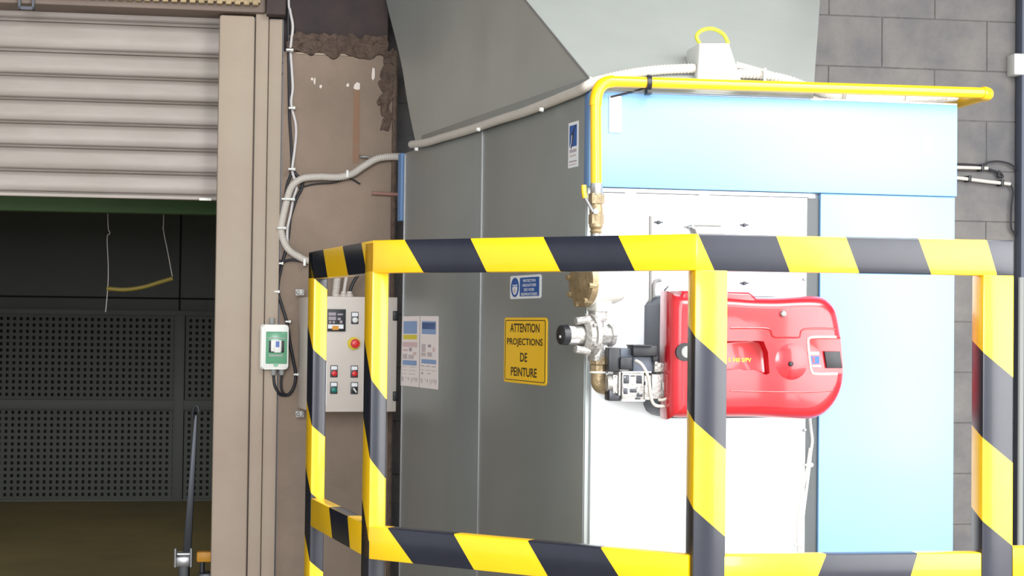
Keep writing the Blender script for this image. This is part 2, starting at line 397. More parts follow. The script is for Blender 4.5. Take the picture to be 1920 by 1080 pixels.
# ================================================================== things in the booth
def T(name, pts, r, m, label, cat, fr=WALL, smooth=6, rib=0, group=None, seg=10):
    b = BM(); tube(b, pts, r, seg, smooth, rib); return tag(obj(name, b, m, fr), label, cat, group)
def WP(px, py, y=-.01): return WALL.p(px, py, y)
yh = 1.9
T('air_hose', [WP(200, 541, yh), WP(235, 543, yh), WP(270, 538, yh), WP(300, 529, yh), WP(324, 522, yh)], .011, 'yellow_hose', 'yellowish curved hose hanging in the dark booth', 'hose')
zc = 2.95
T('hanging_wire', [(WP(201, 380, yh).x, yh, zc), WP(202, 395, yh), WP(206, 436, yh), WP(201, 445, yh), WP(203, 500, yh), WP(202, 541, yh), WP(198, 585, yh)], .0028, 'conduit', 'thin pale wire holding the left end of the booth hose', 'wire')
T('hanging_wire', [(WP(306, 380, yh).x, yh, zc), WP(307, 400, yh), WP(306, 428, yh), WP(315, 475, yh), WP(323, 518, yh)], .0028, 'conduit', 'thin pale wire holding the right end of the booth hose', 'wire')
yp = .9
pj = thing('hand_pallet_truck', 'dark hand pallet truck with upright tiller just inside the shutter opening', 'pallet truck', WALL, (WP(350, 1060, yp).x, yp, 0.0))
b = BM(); box(b, -.01, .01, 0, .012, 0, .01); b.free()
b = BM(); p, q = WP(350, 1035, yp), WP(366, 778, yp)
prism(b, [(p.x - .018, p.z), (p.x + .022, p.z), (q.x + .012, q.z), (q.x - .004, q.z)], yp - .015, yp + .015, .004); obj('tiller', b, 'dark_steel', WALL, pj)
b = BM(); tube(b, [WP(362, 785, yp - .02), WP(363, 768, yp - .02), WP(370, 762, yp - .02), WP(373, 772, yp - .02)], .006, 8); obj('handle', b, 'dark_steel', WALL, pj)
b = BM(); q = WP(343, 1062, yp); box(b, q.x - .03, q.x + .035, yp - .03, yp + .03, q.z, q.z + .05, .006); cyl(b, (q.x - .04, yp, q.z + .06), (q.x + .045, yp, q.z + .06), .012)
for k in (-.035, .04): cyl(b, (q.x + k, yp - .02, q.z), (q.x + k, yp - .02, q.z + .09), .008)
obj('joint', b, 'steel', WALL, pj)
b = BM(); box(b, q.x - .02, q.x + .03, yp - .03, yp + .05, .1, q.z + .01, .005); cyl(b, (q.x - .04, yp, .09), (q.x + .06, yp, .09), .09); obj('steering_wheel', b, 'black_plastic', WALL, pj)
ya = .75
oj = thing('pump_head', 'orange topped device on a dark post beside the shutter jamb', 'device', WALL, (WP(388, 1056, ya).x, ya, 0))
p, q = WP(369, 1053, ya), WP(402, 1033, ya)
b = BM(); box(b, p.x, q.x, ya - .03, ya + .03, p.z, q.z, .008); obj('cap', b, 'orange', WALL, oj)
b = BM(); m_ = (p.x + q.x) / 2; cyl(b, (m_ - .015, ya, .3), (m_ - .015, ya, p.z), .012); box(b, m_ - .03, m_ + .04, ya - .04, ya + .04, 0, p.z - .05, .01); obj('post', b, 'dark_steel', WALL, oj)

# ================================================================== MACHINE (paint oven burner unit)
mx1 = FRONT.p(1787, 700).x            # body width
mzt = FRONT.p(1440, 188).z; mzt = max(mzt, SIDE.p(1100, 180).z)
sL = SIDE.p(752, 600).x               # negative: length of the side
mach = thing('oven_unit', 'tall grey and light blue metal oven cabinet behind the striped barrier', 'industrial oven', FRONT, (0, 0, 0))
# body as a solid with the corner at c0
Fv = FRONT.M.to_3x3() @ Vector((1, 0, 0)); Sv = -(SIDE.M.to_3x3() @ Vector((1, 0, 0))); C0 = Vector((c0.x, c0.y, 0))
def MP(s, t, z, out=0): return C0 + Sv * s + Fv * t + Vector((0, 0, z))
b = BM(); e = .012
foot = [MP(e, e, 0), MP(e, mx1, 0), MP(-sL, mx1, 0), MP(-sL, e, 0)]
A = [b.verts.new(p) for p in foot]; B = [b.verts.new(p + Vector((0, 0, mzt - .01))) for p in foot]
b.faces.new(A); b.faces.new(B)
for i in range(4): b.faces.new((A[i], A[(i + 1) % 4], B[(i + 1) % 4], B[i]))
obj('body', b, 'galvanised', W0, mach)
def sx(px, py=600): return SIDE.p(px, py).x
# side panels with seams
xs_ = [sL, SIDE.p(757, 600).x, SIDE.p(902, 600).x, SIDE.p(1099, 600).x]
for a, c in ((xs_[1], xs_[2]), (xs_[2], xs_[3])):
    b = BM(); box(b, a + .002, c - .002, -.004, .02, .02, mzt, .0025); obj('side_panel', b, 'galvanised', SIDE, mach)
b = BM()
for px in (757, 902): x = sx(px); box(b, x - .0035, x + .0035, -.0065, .01, .02, mzt - .004, .001, 1)
obj('panel_seam', b, 'steel', SIDE, mach)
b = BM(); box(b, xs_[3] + .002, -.001, -.003, .02, .02, mzt, .003); obj('corner_post', b, 'galvanised', SIDE, mach)
b = BM(); q, q2 = SIDE.p(750, 415), SIDE.p(752, 289); box(b, q.x, SIDE.p(757, 350).x, -.012, .01, q.z, q2.z, .002); obj('blue_edge_strip', b, 'blue_edge', SIDE, mach, 'blue strip at the rear corner')
# front: blue header
hz = FRONT.p(1440, 359, -.02).z
b = BM(); box(b, -.004, FRONT.p(1795, 280, -.02).x, -.022, .02, hz, mzt + .004, .004)
obj('header_panel', b, 'blue_paint', FRONT, mach, 'pale blue header panel')
b = BM(); q = SIDE.p(1098, 345); box(b, q.x, .004, -.006, .01, hz, mzt + .002, .001); obj('header_return', b, 'blue_edge', SIDE, mach, 'blue edge of the header')
# header folded top lip
b = BM(); box(b, .03, FRONT.p(1790, 280).x, -.018, .30, mzt + .004, mzt + .010, .002); obj('top_lip', b, 'white_sheet', FRONT, mach)
# front white sheet
x0 = FRONT.p(1108, 700).x; x1 = FRONT.p(1509, 700).x
b = BM(); box(b, x0, x1, -.010, .015, .06, hz - .016, .002); obj('door_panel', b, 'white_sheet', FRONT, mach, 'plain white metal front panel')
b = BM(); box(b, x0 + .02, FRONT.p(1515, 700).x, -.014, .015, hz - .014, hz - .002, .002)
for px in (1182, 1320): q = FRONT.p(px, 362); box(b, q.x - .02, q.x + .012, -.02, 0, hz - .02, hz - .013)
obj('ledge', b, 'white_sheet', FRONT, mach)
# recessed strip stays visible between door panel and lower blue panel
x2 = FRONT.p(1536, 700, -.012).x; x3 = FRONT.p(1788.5, 700, -.012).x
b = BM(); box(b, x2, x3, -.014, .015, .06, hz - .001, .003); obj('lower_blue_panel', b, 'blue_paint', FRONT, mach, 'pale blue lower right panel')
for px, py in ((1234, 417), (1395, 422), (1395, 531), (1508, 612), (1508, 806), (1507, 523)):
    q = FRONT.p(px, py, -.012); b = BM(); k = .006
    lathe(b, (q.x, -.010, q.z), (0, -1, 0), [(0, .006), (.008, .006), (.010, .003)], 10)
    if px < 1500: box(b, q.x - .014, q.x + .014, -.018, -.014, q.z - .002, q.z + .003, .001, 1)
    obj('wing_nut', b, 'dark_steel' if px < 1500 else 'steel', FRONT, mach)
# bracket plate on header
q, q2 = FRONT.p(1142.5, 248, -.03), FRONT.p(1166, 180, -.03)
br = thing('mounting_plate', 'white upright plate with two screws on the blue header', 'plate', FRONT, (q.x, -.03, q.z))
b = BM(); prism(b, rrect(q.x, q2.x, q.z, q2.z, .004), -.027, -.0221, .001, 1); obj('plate', b, 'white_plastic', FRONT, br)
for t in (.12, .64):
    b = BM(); z = q.z + (q2.z - q.z) * t; lathe(b, (q.x + .018, -.027, z), (0, -1, 0), [(0, .004), (.002, .003)], 10); obj('screw', b, 'steel', FRONT, br)

# hood / duct above
hd = thing('exhaust_hood', 'large folded sheet metal duct rising from the top of the oven', 'duct', FRONT, (0, 0.3, mzt))
zf0 = SIDE.p(1109, 152, .01); zf1 = SIDE.p(985, 0, .01); zb0 = SIDE.p(775, 258, .01); zb1 = SIDE.p(712, 0, .01)
k1 = (zf1.z - zf0.z) / (-(zf1.x - zf0.x)); k2 = (zb1.z - zb0.z) / (-(zb1.x - zb0.x))
Z0 = mzt + .006
def S_front(z): return -(zf0.x) + (z - zf0.z) / k1
def S_back(z): return -(zb0.x) + (z - zb0.z) / k2
ZT = 3.05; ZC = CEIL + .02
def t_right(s): return .677 + .61 * max(0, s)
def sf(s, t, z):
    o = SIDE.M.to_3x3() @ Vector((0, 1, 0)); return MP(s, t, z) + o * .01
b = BM()
zt2 = 3.6
levels = [(Z0, S_front(Z0), S_back(Z0)), (ZT, S_front(ZT), S_back(ZT) - .1), (ZC, S_front(ZT), S_back(ZT) - .1)]
rings = []
for (z, s0, s1) in levels:
    tr = t_right(s0)
    rings.append([b.verts.new(sf(s0, 0, z)), b.verts.new(sf(s0, tr, z)), b.verts.new(sf(s1, tr, z)), b.verts.new(sf(s1, 0, z))])
for A, B in zip(rings, rings[1:]):
    for i in range(4): b.faces.new((A[i], A[(i + 1) % 4], B[(i + 1) % 4], B[i]))
b.faces.new(rings[0]); b.faces.new(rings[-1])
# fine subdivision so that the sheet can be dented a little
big = [e_ for e_ in b.edges]
bmesh.ops.subdivide_edges(b, edges=big, cuts=18, use_grid_fill=True)
from mathutils import noise
for v in b.verts:
    d = noise.noise(v.co * 1.7) * .016 + noise.noise(v.co * 3.7 + Vector((5, 2, 1))) * .004
    if v.co.z > Z0 + .02:
        onside = abs((v.co - sf(0, 0, 0)).dot(SIDE.M.to_3x3() @ Vector((0, 1, 0)))) < 1e-4
        v.co += (SIDE.M.to_3x3() @ Vector((0, 1, 0)) if onside else Vector((0, .3, .9))) * (d if not onside else abs(d))
obj('duct_shell', b, 'galvanised_hood', W0, hd, smooth=25)
# bright folded edge between left and front face
b = BM(); tube(b, [sf(S_front(z), 0, z) for z in (Z0, 2.4, 2.7, ZT)], .0045, 6, 0); obj('folded_edge', b, 'steel', W0, hd)
s0 = S_back(Z0)
b = BM()
o_ = SIDE.p(1105, 158, 0); i_ = SIDE.p(790, 258, 0)
prism(b, [(i_.x, Z0 - .006), (o_.x, Z0 - .006), (o_.x, Z0 + .045), (i_.x, Z0 + .045)], .0, .012, .002); obj('base_flange', b, 'galvanised', SIDE, hd)

# rear blue corner of machine hidden; conduit on top edge of the side
ctl = [(772, 271), (800, 267), (830, 258), (860, 249.5), (900, 237), (935, 225), (980, 211), (1025, 194), (1060, 180), (1085, 170), (1106, 157)]
cd = thing('cable_conduit', 'pale rounded conduit following the top edge of the oven side', 'conduit', SIDE, SIDE.p(900, 240, -.02))
b = BM(); tube(b, [SIDE.p(px, py, -.022) for px, py in ctl], .0155, 14, 6); bmesh.ops.delete(b, geom=b.verts[:], context='VERTS')
tube(b, [SIDE.M @ SIDE.p(px, py, -.022) for px, py in ctl[:-1]] + [SIDE.M @ SIDE.p(1101, 161, -.020), FRONT.M @ FRONT.p(1112, 155, -.012), FRONT.M @ FRONT.p(1128, 150, .0)], .0155, 14, 6); obj('tube', b, 'conduit', W0, cd)
for px, py in ((788, 280), (905, 243), (1024, 206)):
    q = SIDE.p(px, py, -.022); b = BM(); lathe(b, (q.x, -.045, q.z), (0, 1, 0), [(0, .006), (.012, .008)], 10)
    obj('tie', b, 'white_plastic', SIDE, cd)
def FPt(px, py, y=0): return FRONT.p(px, py, y)
T('corrugated_conduit', [FPt(1126, 150.5, .0), FPt(1150, 144, .01), FPt(1200, 135, .03), FPt(1250, 130, .045), FPt(1302, 128, .05)], .0155, 'conduit', 'grey ribbed conduit entering the left of the white junction box', 'conduit', FRONT, rib=.011, seg=14)
T('corrugated_conduit', [FPt(1380, 138, .04), FPt(1410, 139, .03), FPt(1440, 142, .02), FPt(1480, 151, .01), FPt(1520, 166, .00), FPt(1560, 178, .02), FPt(1620, 187, .05), FPt(1700, 188, .06), FPt(1760, 184, .08), FPt(1790, 182, .12)], .0150, 'conduit', 'ribbed conduit leaving the junction box along the oven top', 'conduit', FRONT, rib=.011, seg=14)
T('corrugated_conduit', [FPt(1380, 122, .06), FPt(1410, 130, .05), FPt(1450, 143, .03), FPt(1490, 168, .00), FPt(1515, 183, -.01), FPt(1545, 192, -.01)], .0115, 'conduit', 'thinner ribbed conduit behind, dipping under the yellow pipe', 'conduit', FRONT, rib=.009, seg=12)
T('corrugated_conduit', [FPt(1560, 176, .05), FPt(1600, 181, .06), FPt(1660, 184, .06), FPt(1720, 184, .05), FPt(1775, 180, .05)], .0135, 'conduit', 'ribbed conduit just beneath the yellow pipe, towards its right end', 'conduit', FRONT, rib=.010, seg=12)
b = BM()
for px, py in ((1434, 141), (1588, 182), (1700, 184)):
    q = FPt(px, py, .0); box(b, q.x - .004, q.x + .004, -.004, .006, q.z - .022, q.z + .022, .001)
    tag(obj('cable_tie', b, 'white_plastic', FRONT), {1434: 'white tie round the conduit just right of the junction box', 1588: 'white tie on the conduits under the middle of the yellow pipe', 1700: 'white tie on the conduits nearest the pipe elbow'}[px], 'cable tie'); b = BM()
b.free()
# junction box
jb = thing('junction_box', 'white tapered junction box on the duct above the yellow pipe', 'junction box', FRONT, FPt(1340, 178, .02))
b = BM(); prism(b, pxpoly(FRONT, [(1311, 81), (1367, 81), (1389, 147), (1388, 160), (1370, 180), (1306, 180), (1309, 140)], .02), .02, .16, .004)
obj('housing', b, 'white_plastic', FRONT, jb)
b = BM(); tube(b, [FPt(1312, 82, .08), FPt(1306, 68, .08), FPt(1316, 57, .08), FPt(1336, 54, .08), FPt(1356, 64, .08), FPt(1366, 82, .08)], .006, 10); obj('earth_wire', b, 'lime_cable', FRONT, jb, 'yellow green looped wire')
# plates on oven top
b = BM(); q, q2 = FPt(1147, 180, .03), FPt(1300, 164, .03); prism(b, [(q.x, mzt), (q2.x, mzt), (q2.x, q2.z), (q.x, q2.z + .01)], .03, .05, .002)
tag(obj('support_rail', b, 'white_sheet', FRONT), 'pale rail on the oven top left of the junction box', 'rail')
b = BM(); q, q2 = FPt(1374, 190, .0), FPt(1500, 178, .0); prism(b, [(q.x, mzt + .004), (q2.x, mzt + .004), (q2.x - .02, q2.z), (q.x, FPt(1374, 168).z)], .0, .06, .002)
tag(obj('junction_cover', b, 'white_plastic', FRONT), 'white flat cover on the oven top right of the junction box', 'cover')
b = BM(); q = FPt(1133, 172, .0); cyl(b, (q.x, .0, mzt), (q.x, .0, q.z + .012), .009); cyl(b, (q.x - .012, 0, mzt), (q.x - .012, 0, q.z + .005), .006)
tag(obj('bolt', b, 'steel', FRONT), 'steel bolt on the oven corner by the yellow pipe bend', 'bolt')

# stickers and signs ---------------------------------------------------------
SY = -.0045
def sticker(fr, y, pts, name, label, cat, logo_only=False):
    (xa, za), (xb, zb_) = pts; w_, h_ = xb - xa, zb_ - za
    b = BM(); box(b, xa, xb, y - .0008, y, za, zb_)
    y2 = y - .0012
    def rc(u0, u1, v0, v1, mi): box(b, xa + w_ * u0, xa + w_ * u1, y2, y - .0005, za + h_ * v0, za + h_ * v1, mi=mi)
    rc(.12, .86, .46, .93, 1)
    def pl(P, mi, yy=y2 - .0005): prism(b, [(xa + w_ * u, za + h_ * v) for u, v in P], yy, y - .0005, mi=mi)
    pl([(.30, .70), (.52, .82), (.74, .93), (.80, .93), (.60, .82), (.48, .74), (.30, .67)], 2)
    pl([(.42, .74), (.56, .76), (.50, .62), (.32, .42), (.26, .42), (.38, .60)], 2)
    pl([(.36, .70), (.42, .72), (.36, .56), (.22, .46), (.20, .46), (.32, .58)], 0, y2 - .0008)
    for k in range(5): rc(.16 + k * .14, .27 + k * .14, .33, .40, 3)
    rc(.18, .80, .24, .28, 4); rc(.12, .88, .12, .15, 3); rc(.12, .88, .055, .08, 4)
    return tag(obj(name, b, ['sign_white', 'sign_blue', 'sign_ink', 'print_grey', 'print_light'], fr, smooth=0), label, cat)
q, q2 = SIDE.p(1065.5, 316, SY), SIDE.p(1085, 226, SY)
sticker(SIDE, SY, ((q.x, q.z), (q2.x, q2.z)), 'logo_sticker', 'white sticker with blue square logo on the oven side near the corner', 'sticker')
# faint logo on header
q, q2 = FPt(1724, 290, -.0225), FPt(1749, 252, -.0225); w_, h_ = q2.x - q.x, q2.z - q.z
b = BM(); box(b, q.x + w_ * .25, q2.x, -.0229, -.0215, q.z, q2.z)
prism(b, [(q.x + w_ * u, q.z + h_ * v) for u, v in ((.15, .0), (.3, .0), (.62, .7), (.9, .88), (.55, .82), (.42, .6))], -.0235, -.022, mi=1)
prism(b, [(q.x + w_ * u, q.z + h_ * v) for u, v in ((0, .55), (.15, .55), (.5, .95), (.5, 1.0), (.3, .9))], -.0235, -.022, mi=1)
tag(obj('logo_decal', b, ['teal_print', 'sign_white'], FRONT, smooth=0), 'faint turquoise logo at the right of the blue header', 'decal')
# warning sign
ws = thing('warning_sign', 'yellow rectangular warning sign with black lettering on the oven side', 'sign', SIDE, SIDE.p(985, 720, SY))
qa, qb = SIDE.p(946, 716, SY), SIDE.p(1027, 595.5, SY)
xa, xb = qa.x, qb.x; za, zb_ = SIDE.p(985, 719.5, SY).z, SIDE.p(985, 595.5, SY).z; W_, H_ = xb - xa, zb_ - za
b = BM(); prism(b, rrect(xa, xb, za, zb_, .012), SY - .003, SY, .001, 1); obj('plate', b, 'sign_yellow', SIDE, ws)
b = BM(); t = .006
o1 = rrect(xa + .009, xb - .009, za + .008, zb_ - .008, .010); o2 = rrect(xa + .014, xb - .014, za + .0105, zb_ - .0105, .008)
A = [b.verts.new((x, SY - .0034, z)) for x, z in o1]; B = [b.verts.new((x, SY - .0034, z)) for x, z in o2]
for i in range(len(A)): b.faces.new((A[i], A[(i + 1) % len(A)], B[(i + 1) % len(A)], B[i]))
obj('border_line', b, 'sign_ink', SIDE, ws, smooth=0)
b = BM()
for s, u0, u1, v in (('ATTENTION', .15, .84, .745), ('PROJECTIONS', .075, .915, .52), ('DE', .40, .565, .30), ('PEINTURE', .18, .79, .075)):
    b = BM(); text_bm(b, s, xa + W_ * u0, xa + W_ * u1, za + H_ * (v + .03), za + H_ * (v + .165), SY - .0036)
    obj('lettering', b, 'sign_ink', SIDE, ws, smooth=0)
# blue mask sign
bs = thing('safety_sign', 'small blue and white respirator sign above the yellow sign', 'sign', SIDE, SIDE.p(985, 560, SY))
xa, xb = SIDE.p(957.5, 540, SY).x, SIDE.p(1015, 540, SY).x; za, zb_ = SIDE.p(985, 560, SY).z, SIDE.p(985, 516, SY).z; W_, H_ = xb - xa, zb_ - za
b = BM(); prism(b, rrect(xa, xb, za, zb_, .007), SY - .002, SY, .0008, 1); obj('plate', b, 'sign_white', SIDE, bs)
b = BM(); prism(b, rrect(xa + W_ * .33, xa + W_ * .95, za + H_ * .10, za + H_ * .90, .004), SY - .0025, SY - .001); obj('text_field', b, 'sign_blue', SIDE, bs)
b = BM()
for i, (s, u0, u1) in enumerate((('PROTECTION', .44, .84), ('OBLIGATOIRE', .42, .86), ('DES VOIES', .47, .80), ('RESPIRATOIRES', .38, .90))):
    v = .70 - i * .19; b = BM(); text_bm(b, s, xa + W_ * u0, xa + W_ * u1, za + H_ * v, za + H_ * (v + .12), SY - .0028)
    obj('lettering', b, 'sign_white', SIDE, bs, smooth=0)
def ell(cx, cz, a, c, n=28): return [(cx + a * math.cos(2 * math.pi * k / n), cz + c * math.sin(2 * math.pi * k / n)) for k in range(n)]
b = BM(); cx, cz = xa + W_ * .165, za + H_ * .5
prism(b, ell(cx, cz, W_ * .135, H_ * .42), SY - .0025, SY - .001, mi=0)
prism(b, ell(cx, cz - H_ * .02, W_ * .082, H_ * .30), SY - .0028, SY - .001, mi=1)
prism(b, ell(cx, cz + H_ * .20, W_ * .085, H_ * .10), SY - .0031, SY - .001, mi=0)
box(b, cx - W_ * .07, cx - W_ * .02, SY - .0032, SY - .001, cz + H_ * .02, cz + H_ * .07, mi=0); box(b, cx + W_ * .02, cx + W_ * .07, SY - .0032, SY - .001, cz + H_ * .02, cz + H_ * .07, mi=0)
prism(b, ell(cx, cz - H_ * .14, W_ * .045, H_ * .11), SY - .0032, SY - .001, mi=2)
obj('mask_symbol', b, ['sign_blue', 'sign_white', 'print_light'], SIDE, bs, smooth=0)
# paper notices
def notice(pts, label, second):
    y = SY
    (ax, ay), (bx_, by), (cx, cy), (dx, dy) = pts            # tl tr br bl
    C = [SIDE.p(*p, y) for p in pts]
    b = BM()
    f = [b.verts.new(Vector((c.x, y - .0012, c.z))) for c in C]; g = [b.verts.new(Vector((c.x, y - .0002, c.z))) for c in C]
    b.faces.new(f); b.faces.new(g)
    for i in range(4): b.faces.new((f[i], g[i], g[(i + 1) % 4], f[(i + 1) % 4]))
    def rc(u0, u1, v0, v1, mi):   # v from the top
        P = [C[0].lerp(C[1], u).lerp(C[3].lerp(C[2], u), v) for u, v in ((u0, v0), (u1, v0), (u1, v1), (u0, v1))]
        quadp(b, [(p.x, y - .0016, p.z) for p in P], mi)
    rc(.10, .88, .07, .25, 1)
    if second:
        rc(.12, .84, .09, .18, 2); rc(.1, .9, .60, .66, 1)
        for k in range(3): rc(.06 + .3 * k, .28 + .3 * k, .69, .70, 4); rc(.06 + .3 * k, .26 + .3 * k, .745, .755, 5)
        rc(.10, .20, .785, .81, 4); rc(.44, .6, .79, .80, 4)
        rc(.1, .32, .39, .50, 5); rc(.45, .62, .395, .43, 4); rc(.72, .82, .43, .49, 3); rc(.42, .68, .50, .56, 5); rc(.08, .34, .51, .56, 5)
    else:
        rc(.10, .88, .265, .33, 6); rc(.08, .9, .37, .44, 3); rc(.1, .88, .63, .70, 1)
        rc(.45, .60, .45, .50, 4); rc(.68, .86, .51, .55, 3); rc(.1, .35, .54, .61, 5); rc(.42, .72, .55, .61, 5); rc(.1, .38, .47, .50, 3)
        for v in (.72, .77, .82): rc(.08, .34, v, v + .008, 5); rc(.46, .82, v, v + .008, 5)
    for k, (u, h) in enumerate(((.08, .06), (.14, .07), (.30, .03), (.42, .05), (.58, .08), (.66, .06), (.76, .04), (.84, .07), (.9, .05))):
        rc(u, u + .035, .87, .87 + h, 4 if k % 3 == 0 else 5)
    return tag(obj('notice_sheet', b, ['paper', 'print_blue', 'print_deep', 'print_pink', 'print_grey', 'print_light', 'print_yellow'], SIDE, smooth=0), label, 'notice')
notice([(754.5, 593.5), (787, 592.5), (785.5, 726), (751.5, 722.5)], 'left printed notice with a yellow band taped to the oven side', False)
notice([(788.5, 592.5), (822.5, 593), (821.5, 730.5), (787, 726.3)], 'right printed notice with deep blue heading, no yellow band', True)

# ================================================================== GAS PIPE
gp = thing('gas_pipe', 'yellow gas pipe running up and along the top of the oven front', 'gas pipe', FRONT, FPt(1118, 345, -.06))
yp_ = -.065; rp = .0168
pa, pbb, pc, pd = FPt(1118, 346, yp_), FPt(1116.5, 178, yp_), FPt(1143, 152.5, yp_), FPt(1848, 174.5, yp_)
b = BM(); tube(b, [pa, FPt(1117, 195, yp_)], rp, 20, 0); obj('riser', b, 'pipe_yellow', FRONT, gp)
def bend(b, A, corner, B, r, n=10):
    A, K, B = Vector(A), Vector(corner), Vector(B); pts = [(A * (1 - t) ** 2 + K * 2 * t * (1 - t) + B * t * t) for t in [i / n for i in range(n + 1)]]; tube(b, pts, r, 20, 0)
b = BM(); bend(b, FPt(1117, 198, yp_), FPt(1116, 152, yp_), FPt(1150, 152.7, yp_), rp * 1.12); obj('elbow', b, 'pipe_yellow', FRONT, gp)
b = BM(); tube(b, [FPt(1148, 152.7, yp_), FPt(1849, 174.5, yp_)], rp, 20, 0); obj('long_pipe', b, 'pipe_yellow', FRONT, gp)
E = FPt(1858, 175.5, yp_)
b = BM(); bend(b, FPt(1842, 174.3, yp_), (E.x, yp_, E.z), (E.x, yp_ + .045, E.z), rp * 1.2); obj('elbow', b, 'pipe_yellow', FRONT, gp)
b = BM(); tube(b, [(E.x, yp_ + .04, E.z), (E.x, yp_ + 1.35, E.z)], rp, 20, 0); obj('return_pipe', b, 'pipe_yellow', FRONT, gp)
b = BM(); q = FPt(1218, 155, yp_); lathe(b, (q.x - .011, yp_, q.z), (1, 0, 0), [(0, rp * 1.1), (0, rp * 1.25), (.014, rp * 1.3), (.014, rp * 1.1)], 20)
box(b, q.x - .008, q.x + .006, yp_ - .006, yp_ + .006, q.z + .014, q.z + .024, .002); box(b, q.x - .008, q.x + .008, yp_ - .004, yp_ + .03, q.z - .034, q.z - .016, .002)
obj('clamp', b, 'black_plastic', FRONT, gp, 'black clamp round the pipe')
b = BM(); tube(b, [FPt(1212, 164, yp_ + .02), FPt(1185, 172, -.035), FPt(1145, 182, -.03)], .0028, 8, 4); obj('clamp_wire', b, 'black_cable', FRONT, gp)
# ball valve and brass fittings below the yellow riser
bv = thing('ball_valve', 'brass ball valve with yellow lever under the vertical yellow pipe', 'valve', FRONT, FPt(1118, 440, yp_))
xc = FPt(1118, 400, yp_).x
def zf(py): return FPt(1118, py, yp_).z
b = BM(); lathe(b, (xc, yp_, zf(372)), (0, 0, 1), [(0, .017), (.010, .022), (.018, .019), (zf(344) - zf(372), .019)], 16); obj('union', b, 'steel', FRONT, bv)
b = BM(); hexn(b, (xc, yp_, zf(382)), (xc, yp_, zf(363)), .024); lathe(b, (xc, yp_, zf(410)), (0, 0, 1), [(0, .016), (.006, .020), (.03, .021), (.045, .018)], 20); hexn(b, (xc, yp_, zf(420)), (xc, yp_, zf(402)), .023)
lathe(b, (xc, yp_, zf(438)), (0, 0, 1), [(0, .015), (.006, .019), (.012, .015), (.02, .021), (.03, .021)], 20)
obj('body', b, 'brass', FRONT, bv)
b = BM(); p, q = FPt(1111, 396, yp_ - .03), FPt(1097, 370, yp_ - .035)
tube(b, [(xc, yp_ - .01, p.z), p, q], .0045, 8, 0); lathe(b, (xc - .008, yp_ - .03, p.z), (0, 1, 0), [(0, .009), (.02, .009)], 6); obj('stem', b, 'steel', FRONT, bv)
b = BM(); tube(b, [FPt(1097, 371, yp_ - .035), FPt(1095, 360, yp_ - .035), FPt(1094.5, 347, yp_ - .035)], .0078, 12, 3); obj('lever', b, 'pipe_yellow', FRONT, bv, 'yellow lever grip')
b = BM(); tube(b, [(xc, yp_, zf(520)), (xc, yp_, zf(437))], .0125, 16, 0); obj('lower_pipe', b, 'steel', FRONT, bv)
# gas filter: brass lid and white body
gf = thing('gas_filter', 'round brass lidded gas filter with pale cylindrical body below the barrier rail', 'gas filter', TR, TR.p(1118, 578))
fc = TR.p(1094, 528); fe = TR.p(1158, 528)
b = BM(); lathe(b, (fc.x - .012, 0, fc.z), (1, 0, 0), [(0, .060), (.003, .072), (.016, .074), (.022, .074)], 40)
for k in range(8):
    a = k * math.pi / 4 + .2; lathe(b, (fc.x - .020, .066 * math.cos(a), fc.z + .066 * math.sin(a)), (1, 0, 0), [(0, .009), (.026, .009)], 8)
lathe(b, (fc.x - .016, 0, fc.z), (1, 0, 0), [(0, .014), (.006, .045), (.008, .05)], 30)
obj('lid', b, 'brass', TR, gf)
b = BM(); lathe(b, (fc.x + .008, 0, fc.z), (1, 0, 0), [(0, .070), (.012, .071), (.016, .064), (fe.x - fc.x - .02, .062), (fe.x - fc.x - .004, .055), (fe.x - fc.x, .04)], 40); obj('body', b, 'white_plastic', TR, gf)
p, q = TR.p(1112, 584, -.01), TR.p(1141, 566, -.01)
b = BM(); box(b, p.x, q.x, -.03, .03, p.z, q.z + .02, .004); obj('outlet_block', b, 'white_plastic', TR, gf)
# regulator
rg = thing('pressure_regulator', 'silver gas pressure regulator with a black end cap beneath the filter', 'regulator', TR, TR.p(1118, 665))
rc_ = TR.p(1052, 628); re_ = TR.p(1104, 628)
b = BM(); lathe(b, (rc_.x - .004, 0, rc_.z), (1, 0, 0), [(0, .020), (.003, .028), (.022, .030), (.024, .027)], 32); obj('end_cap', b, 'black_plastic', TR, rg)
b = BM(); lathe(b, (rc_.x - .0065, -.004, rc_.z - .005), (1, 0, 0), [(0, .004), (.004, .004)], 8); obj('cap_mark', b, 'white_plastic', TR, rg)
L = re_.x - rc_.x
b = BM(); lathe(b, (rc_.x + .018, 0, rc_.z), (1, 0, 0), [(0, .027), (.05, .027), (.058, .032), (L - .045, .036), (L - .035, .050), (L - .022, .054), (L - .02, .062), (L - .008, .063), (L - .008, .055)], 40)
for a in range(6):
    an = a * math.pi / 3 + .5; lathe(b, (re_.x - .012, .057 * math.cos(an), rc_.z + .057 * math.sin(an)), (1, 0, 0), [(0, .005), (.026, .005)], 6)
for s in (-1, 1): tube(b, [(re_.x - .055, -.02, rc_.z + s * .040), (re_.x - .01, -.02, rc_.z + s * .046)], .011, 10, 0)
obj('bonnet', b, 'cast_alloy', TR, rg)
b = BM(); lathe(b, (re_.x + .004, 0, rc_.z), (1, 0, 0), [(0, .060), (.008, .060), (.012, .040), (.030, .030), (.058, .028), (.062, .034), (.074, .034)], 8)
cyl(b, (re_.x + .028, 0, rc_.z - .062), (re_.x + .028, 0, rc_.z + .070), .020, 12); box(b, re_.x + .008, re_.x + .05, -.022, .022, rc_.z - .075, rc_.z - .042, .004); box(b, re_.x + .008, re_.x + .05, -.022, .022, rc_.z + .04, rc_.z + .082, .004)
obj('body', b, 'cast_alloy', TR, rg)
